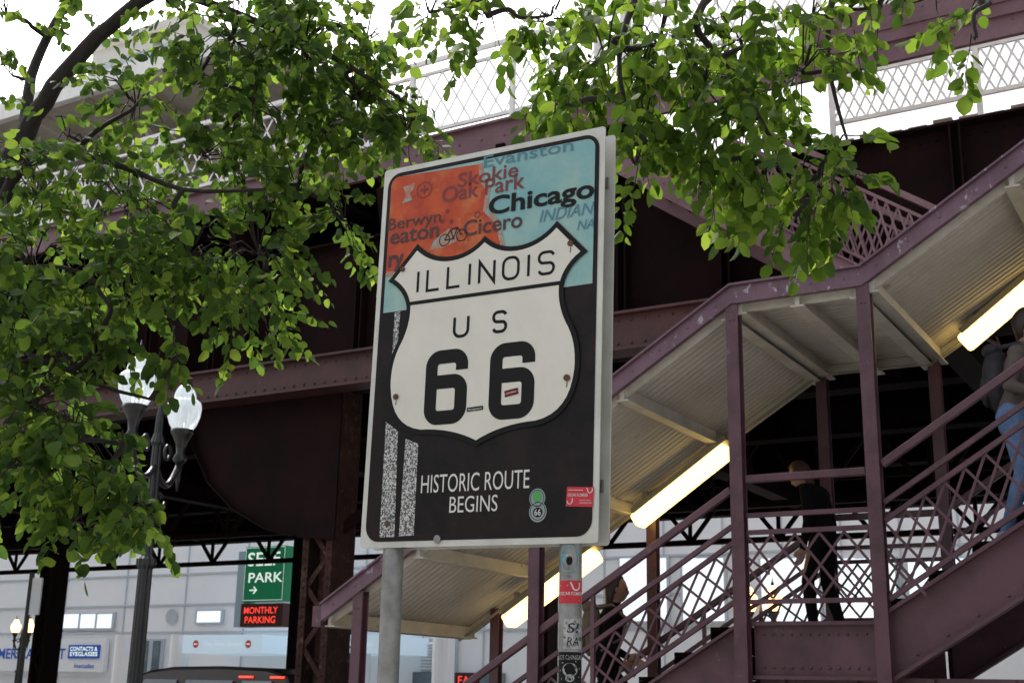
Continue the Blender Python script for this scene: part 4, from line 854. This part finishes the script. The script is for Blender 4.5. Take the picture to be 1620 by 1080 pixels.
# ================================================================ TREES
def make_tree(label,trunk,limbs,blobs,leafm,size,seed,drop=.35):
    rnd=random.Random(seed); base=trunk[0][0]
    t=thing('tree',label,'tree',base)
    def smooth(pts,rs,k=4):
        P=[];Q=[]
        n=len(pts)
        for i in range(n-1):
            p0=pts[max(i-1,0)];p1=pts[i];p2=pts[i+1];p3=pts[min(i+2,n-1)]
            for j in range(k):
                u=j/k; P.append(.5*((2*p1)+(p2-p0)*u+(2*p0-5*p1+4*p2-p3)*u*u+(3*p1-p0-3*p2+p3)*u**3)+Vector((rnd.uniform(-1,1),rnd.uniform(-1,1),rnd.uniform(-1,1)))*rs[i]*.15); Q.append(rs[i]*(1-u)+rs[i+1]*u)
        P.append(pts[-1]);Q.append(rs[-1]); return P,Q
    mb=MB(); P,Q=smooth([Vector(a) for a,_ in trunk],[b for _,b in trunk]); mb.tube(P,Q,12); obj('trunk',mb,M['bark'],t,smooth=True)
    nodes=[]
    for L in limbs:
        mb=MB(); P,Q=smooth([Vector(a) for a,_ in L],[b*.85 for _,b in L]); mb.tube(P,Q,9); obj('limb',mb,M['bark'],t,smooth=True); nodes+=P[2:]
    tw=MB(); lv=[];lf=[]
    cs=[(at(px,py,Y),rx*Y/F,ry*Y/F,dz,n) for (px,py,rx,ry,Y,dz,n) in blobs]
    rem=list(cs)
    def leaf(p,d,nrm,L):
        d=d.normalized(); sd=d.cross(nrm).normalized(); nn=sd.cross(d).normalized(); w=L*rnd.uniform(.36,.48); o=len(lv); cv=rnd.uniform(-.08,.20)*L; fd=rnd.uniform(-.06,.26)*L; tw_=rnd.uniform(-.12,.12)*L
        for x,y,z in ((0,0,0),(.5,0,-.0),(1.06,0,-.6),(.12,.62,.6),(.42,1,1),(.82,.70,.4),(.12,-.62,.6),(.42,-1,1),(.82,-.70,.4)):
            lv.append(p+d*((x+rnd.uniform(-.03,.03))*L)+sd*(y*w*rnd.uniform(.85,1.1))+nn*(fd*abs(y)-cv*x*x*2+tw_*x*y))
        lf.extend([(o,o+3,o+4,o+1),(o+1,o+4,o+5,o+2),(o,o+1,o+7,o+6),(o+1,o+2,o+8,o+7)])
    while rem:
        best=min(((c,nd_) for c in rem for nd_ in nodes),key=lambda k:(k[0][0]-k[1]).length)
        c,nd_=best; rem.remove(c); cc=c[0]; dist=(cc-nd_).length
        pts=[nd_,nd_.lerp(cc,.35)+Vector((rnd.uniform(-.06,.06),rnd.uniform(-.06,.06),.05*dist)),nd_.lerp(cc,.7)+Vector((rnd.uniform(-.05,.05),rnd.uniform(-.05,.05),.05*dist)),cc]
        P,Q=smooth(pts,[.014,.011,.009,.006],4); tw.tube(P,Q,6); nodes+=P[4:]
        for i in range(c[4]):
            while True:
                v=Vector((rnd.uniform(-1,1),rnd.uniform(-1,1),rnd.uniform(-1,1)))
                if v.length<1: break
            p0=cc+Vector((v.x*c[1]*.95,v.y*c[3],v.z*c[2]*.95))
            src=cc+(p0-cc)*rnd.uniform(0,.3); mid=src.lerp(p0,.5)+UP*.04
            if rnd.random()<.7: tw.tube([src,mid,p0],[.0045,.0035,.0022],4)
            d=(p0-cc); d=d.normalized() if d.length>.01 else Vector((1,0,0)); d=(d*.7+Vector((rnd.uniform(-.7,.7),rnd.uniform(-.7,.7),rnd.uniform(-.6,.3)-drop*.5))).normalized()
            L=rnd.uniform(.13,.27); nl=rnd.randint(9,13); q_=p0; seg=[p0]
            for j in range(nl):
                d=(d+UP*-.05+Vector((rnd.uniform(-.12,.12),rnd.uniform(-.12,.12),rnd.uniform(-.1,.1)))).normalized(); q_=q_+d*(L/nl); seg.append(q_)
                side=d.cross(UP); side=side.normalized() if side.length>.1 else Vector((1,0,0)); sg=1 if j%2 else -1
                ld=(d*.6+side*sg*.8+UP*rnd.uniform(-.9,.1)).normalized()
                if j==nl-1: ld=d
                nr=(UP*.6+Vector((rnd.uniform(-1,1),rnd.uniform(-1,1),rnd.uniform(-.3,.3)))).normalized()
                leaf(q_+ld*.010,ld,nr,size*rnd.choice((.55,.75,.9,1,1.15))*rnd.uniform(.9,1.1))
            tw.tube([seg[0],seg[len(seg)//2],seg[-1]],[.0024,.0018,.0010],3)
    o=obj('branches',tw,M['bark'],t,smooth=True)
    me=bpy.data.meshes.new('crown'); me.from_pydata([tuple(v-Vector(base)) for v in lv],[],lf); me.materials.append(M[leafm]); me.polygons.foreach_set('use_smooth',[True]*len(me.polygons))
    o=bpy.data.objects.new('crown',me); C.objects.link(o); o.parent=t
    print('LEAVES',len(lf)//4); return t
Y=5.6
tr=[(at(-330,1000,Y+.3),.20),(at(-330,1080,Y+.3),.17),(at(-250,700,Y+.2),.15),(at(-160,450,Y+.1),.13)]
tr[0]=(Vector((tr[1][0].x-.05,tr[1][0].y,0)),.21)
e_=at(-160,450,Y+.1)
limbs=[[(e_,.125),(at(-10,285,Y),.070),(at(55,185,Y),.052),(at(120,95,Y-.1),.046),(at(190,30,Y-.1),.040),(at(260,-20,Y-.2),.036),(at(420,-90,Y-.3),.03)],
 [(at(40,205,Y),.036),(at(50,120,Y+.1),.030),(at(85,40,Y+.2),.026),(at(130,-30,Y+.2),.022)],
 [(e_,.06),(at(-20,350,Y-.2),.04),(at(30,270,Y-.3),.03),(at(100,238,Y-.3),.024),(at(190,262,Y-.3),.018),(at(290,300,Y-.3),.012),(at(420,300,Y-.3),.008)],
 [(e_,.06),(at(-60,600,Y-.3),.035),(at(60,570,Y-.4),.018),(at(160,610,Y-.4),.011),(at(240,632,Y-.4),.006)],
 [(at(260,-20,Y-.2),.03),(at(420,40,Y-.2),.02),(at(560,110,Y-.1),.014),(at(680,190,Y),.007)]]
bl=[(10,20,50,35,5.6,.3,6),(120,15,60,25,5.6,.3,6),(110,215,50,35,5.3,.3,8),(215,165,60,50,5.4,.4,20),(20,120,30,50,5.7,.3,4),(310,130,55,60,5.6,.4,19),
(60,310,85,55,5.4,.5,26),(200,320,80,55,5.4,.5,32),(50,420,80,70,5.3,.5,36),(170,430,90,70,5.3,.5,40),(300,400,80,65,5.4,.5,34),(410,400,70,65,5.5,.4,30),(400,485,65,40,5.4,.4,19),(545,350,40,45,5.7,.3,13),(470,300,60,45,5.7,.4,16),
(320,245,70,45,5.6,.4,24),(60,520,85,70,5.2,.5,38),(150,535,55,50,5.2,.5,18),(275,545,30,25,5.2,.2,5),(40,640,70,60,5.1,.5,32),(115,680,60,50,5.1,.5,24),(60,740,75,50,5.0,.4,28),(165,770,65,40,5.0,.4,20),(245,815,40,18,5.0,.2,6),(110,825,40,15,5.0,.2,5),(195,705,25,25,5.1,.2,4),
(370,60,80,60,5.5,.5,38),(480,80,80,70,5.5,.5,46),(400,165,70,55,5.6,.5,30),(560,155,75,60,5.7,.5,38),(580,60,50,50,5.6,.4,24),(645,205,55,28,5.8,.3,16),(500,210,65,35,5.7,.4,18),(290,20,40,25,5.5,.3,7),(500,15,90,35,5.5,.4,24),(-80,300,90,120,5.5,.6,20),(-90,560,90,120,5.3,.6,20),(-60,760,80,90,5.1,.5,12),(380,-70,160,50,5.5,.6,20),(0,-100,150,50,5.7,.7,8)]
make_tree('leafy green tree with a thick curved limb filling the left side of the view',tr,limbs,bl,'leafA',.058,11)
g1=at(2050,1000,4.2); g1.z=0
tr=[(g1,.19),(Vector((g1.x,g1.y,2.2)),.16),(Vector((g1.x-.15,g1.y+.05,3.8)),.14)]
e_=tr[2][0]
limbs=[[(e_,.12),(at(1750,-180,4.4),.08),(at(1450,-260,4.6),.06),(at(1200,-180,4.6),.045),(at(950,-120,4.6),.03),(at(760,-60,4.6),.015)],
 [(at(1300,-215,4.6),.035),(at(1200,-80,4.5),.024),(at(1100,30,4.4),.018),(at(1160,110,4.4),.014),(at(1215,210,4.4),.010),(at(1290,300,4.4),.006)],
 [(at(1120,-160,4.6),.03),(at(1020,-30,4.5),.02),(at(980,90,4.4),.012),(at(1000,210,4.4),.006)],
 [(at(1450,-260,4.6),.03),(at(1330,-40,4.5),.018),(at(1310,90,4.5),.012),(at(1340,220,4.5),.006)]]
bl=[(680,20,45,26,4.8,.3,8),(770,25,65,28,4.7,.4,11),(870,25,65,32,4.6,.4,13),(880,165,40,20,4.4,.2,6),(960,90,60,60,4.5,.4,18),(1040,70,70,55,4.5,.4,21),(1020,190,50,42,4.4,.3,9),(1005,260,28,24,4.4,.2,4),(1100,150,65,65,4.4,.4,20),(1170,60,80,55,4.5,.4,22),
(1190,190,65,55,4.4,.4,18),(1130,260,42,32,4.4,.3,7),(1220,260,60,48,4.3,.3,12),(1255,342,32,26,4.3,.2,5),(1310,250,50,48,4.3,.35,11),(1350,300,38,24,4.3,.25,6),(1270,110,60,55,4.5,.4,14),(1285,25,60,35,4.5,.4,11),(1390,12,55,20,4.5,.3,5),(1560,8,45,16,4.4,.3,4),(1480,-12,55,22,4.4,.3,4),(1545,60,12,12,4.2,.1,1),(1100,-60,300,50,4.6,.7,22),(1500,-90,200,50,4.5,.6,8)]
make_tree('green tree whose leafy twigs hang down from above over the sign top and staircase',tr,limbs,bl,'leafB',.060,23,.7)

# ================================================================ WORLD, SUN, CAMERA
wd=bpy.data.worlds.new('World'); bpy.context.scene.world=wd; wd.use_nodes=True; nt=wd.node_tree
bg=nt.nodes['Background']; sky=nt.nodes.new('ShaderNodeTexSky'); sky.sky_type='NISHITA'; sky.sun_disc=False
svec=(RV*-.55+NV*.30+UP*.78).normalized(); sky.sun_elevation=math.asin(svec.z); sky.sun_rotation=math.atan2(svec.x,svec.y); sky.air_density=1.0; sky.dust_density=6.0; sky.ozone_density=1
hs=nt.nodes.new('ShaderNodeHueSaturation'); hs.inputs['Saturation'].default_value=.28; hs.inputs['Value'].default_value=2.05
nt.links.new(sky.outputs[0],hs.inputs['Color']); nt.links.new(hs.outputs[0],bg.inputs[0]); bg.inputs[1].default_value=.15
sl=bpy.data.lights.new('Sun','SUN'); sl.energy=2.2; sl.angle=R(8); sl.color=(1,.96,.9); so=bpy.data.objects.new('sun',sl); C.objects.link(so); so.rotation_euler=svec.to_track_quat('Z','Y').to_euler()
cd=bpy.data.cameras.new('Camera'); cd.sensor_width=36; cd.lens=F/1620*36; cd.clip_end=1500; cd.clip_start=.05
cd.dof.use_dof=True; cd.dof.focus_distance=4.4; cd.dof.aperture_fstop=10
co=bpy.data.objects.new('camera',cd); C.objects.link(co); co.matrix_world=Matrix.Translation(EYE)@CAMR.to_4x4()
bpy.context.scene.camera=co
vs=bpy.context.scene.view_settings; vs.view_transform='Standard'; vs.look='None'; vs.exposure=0
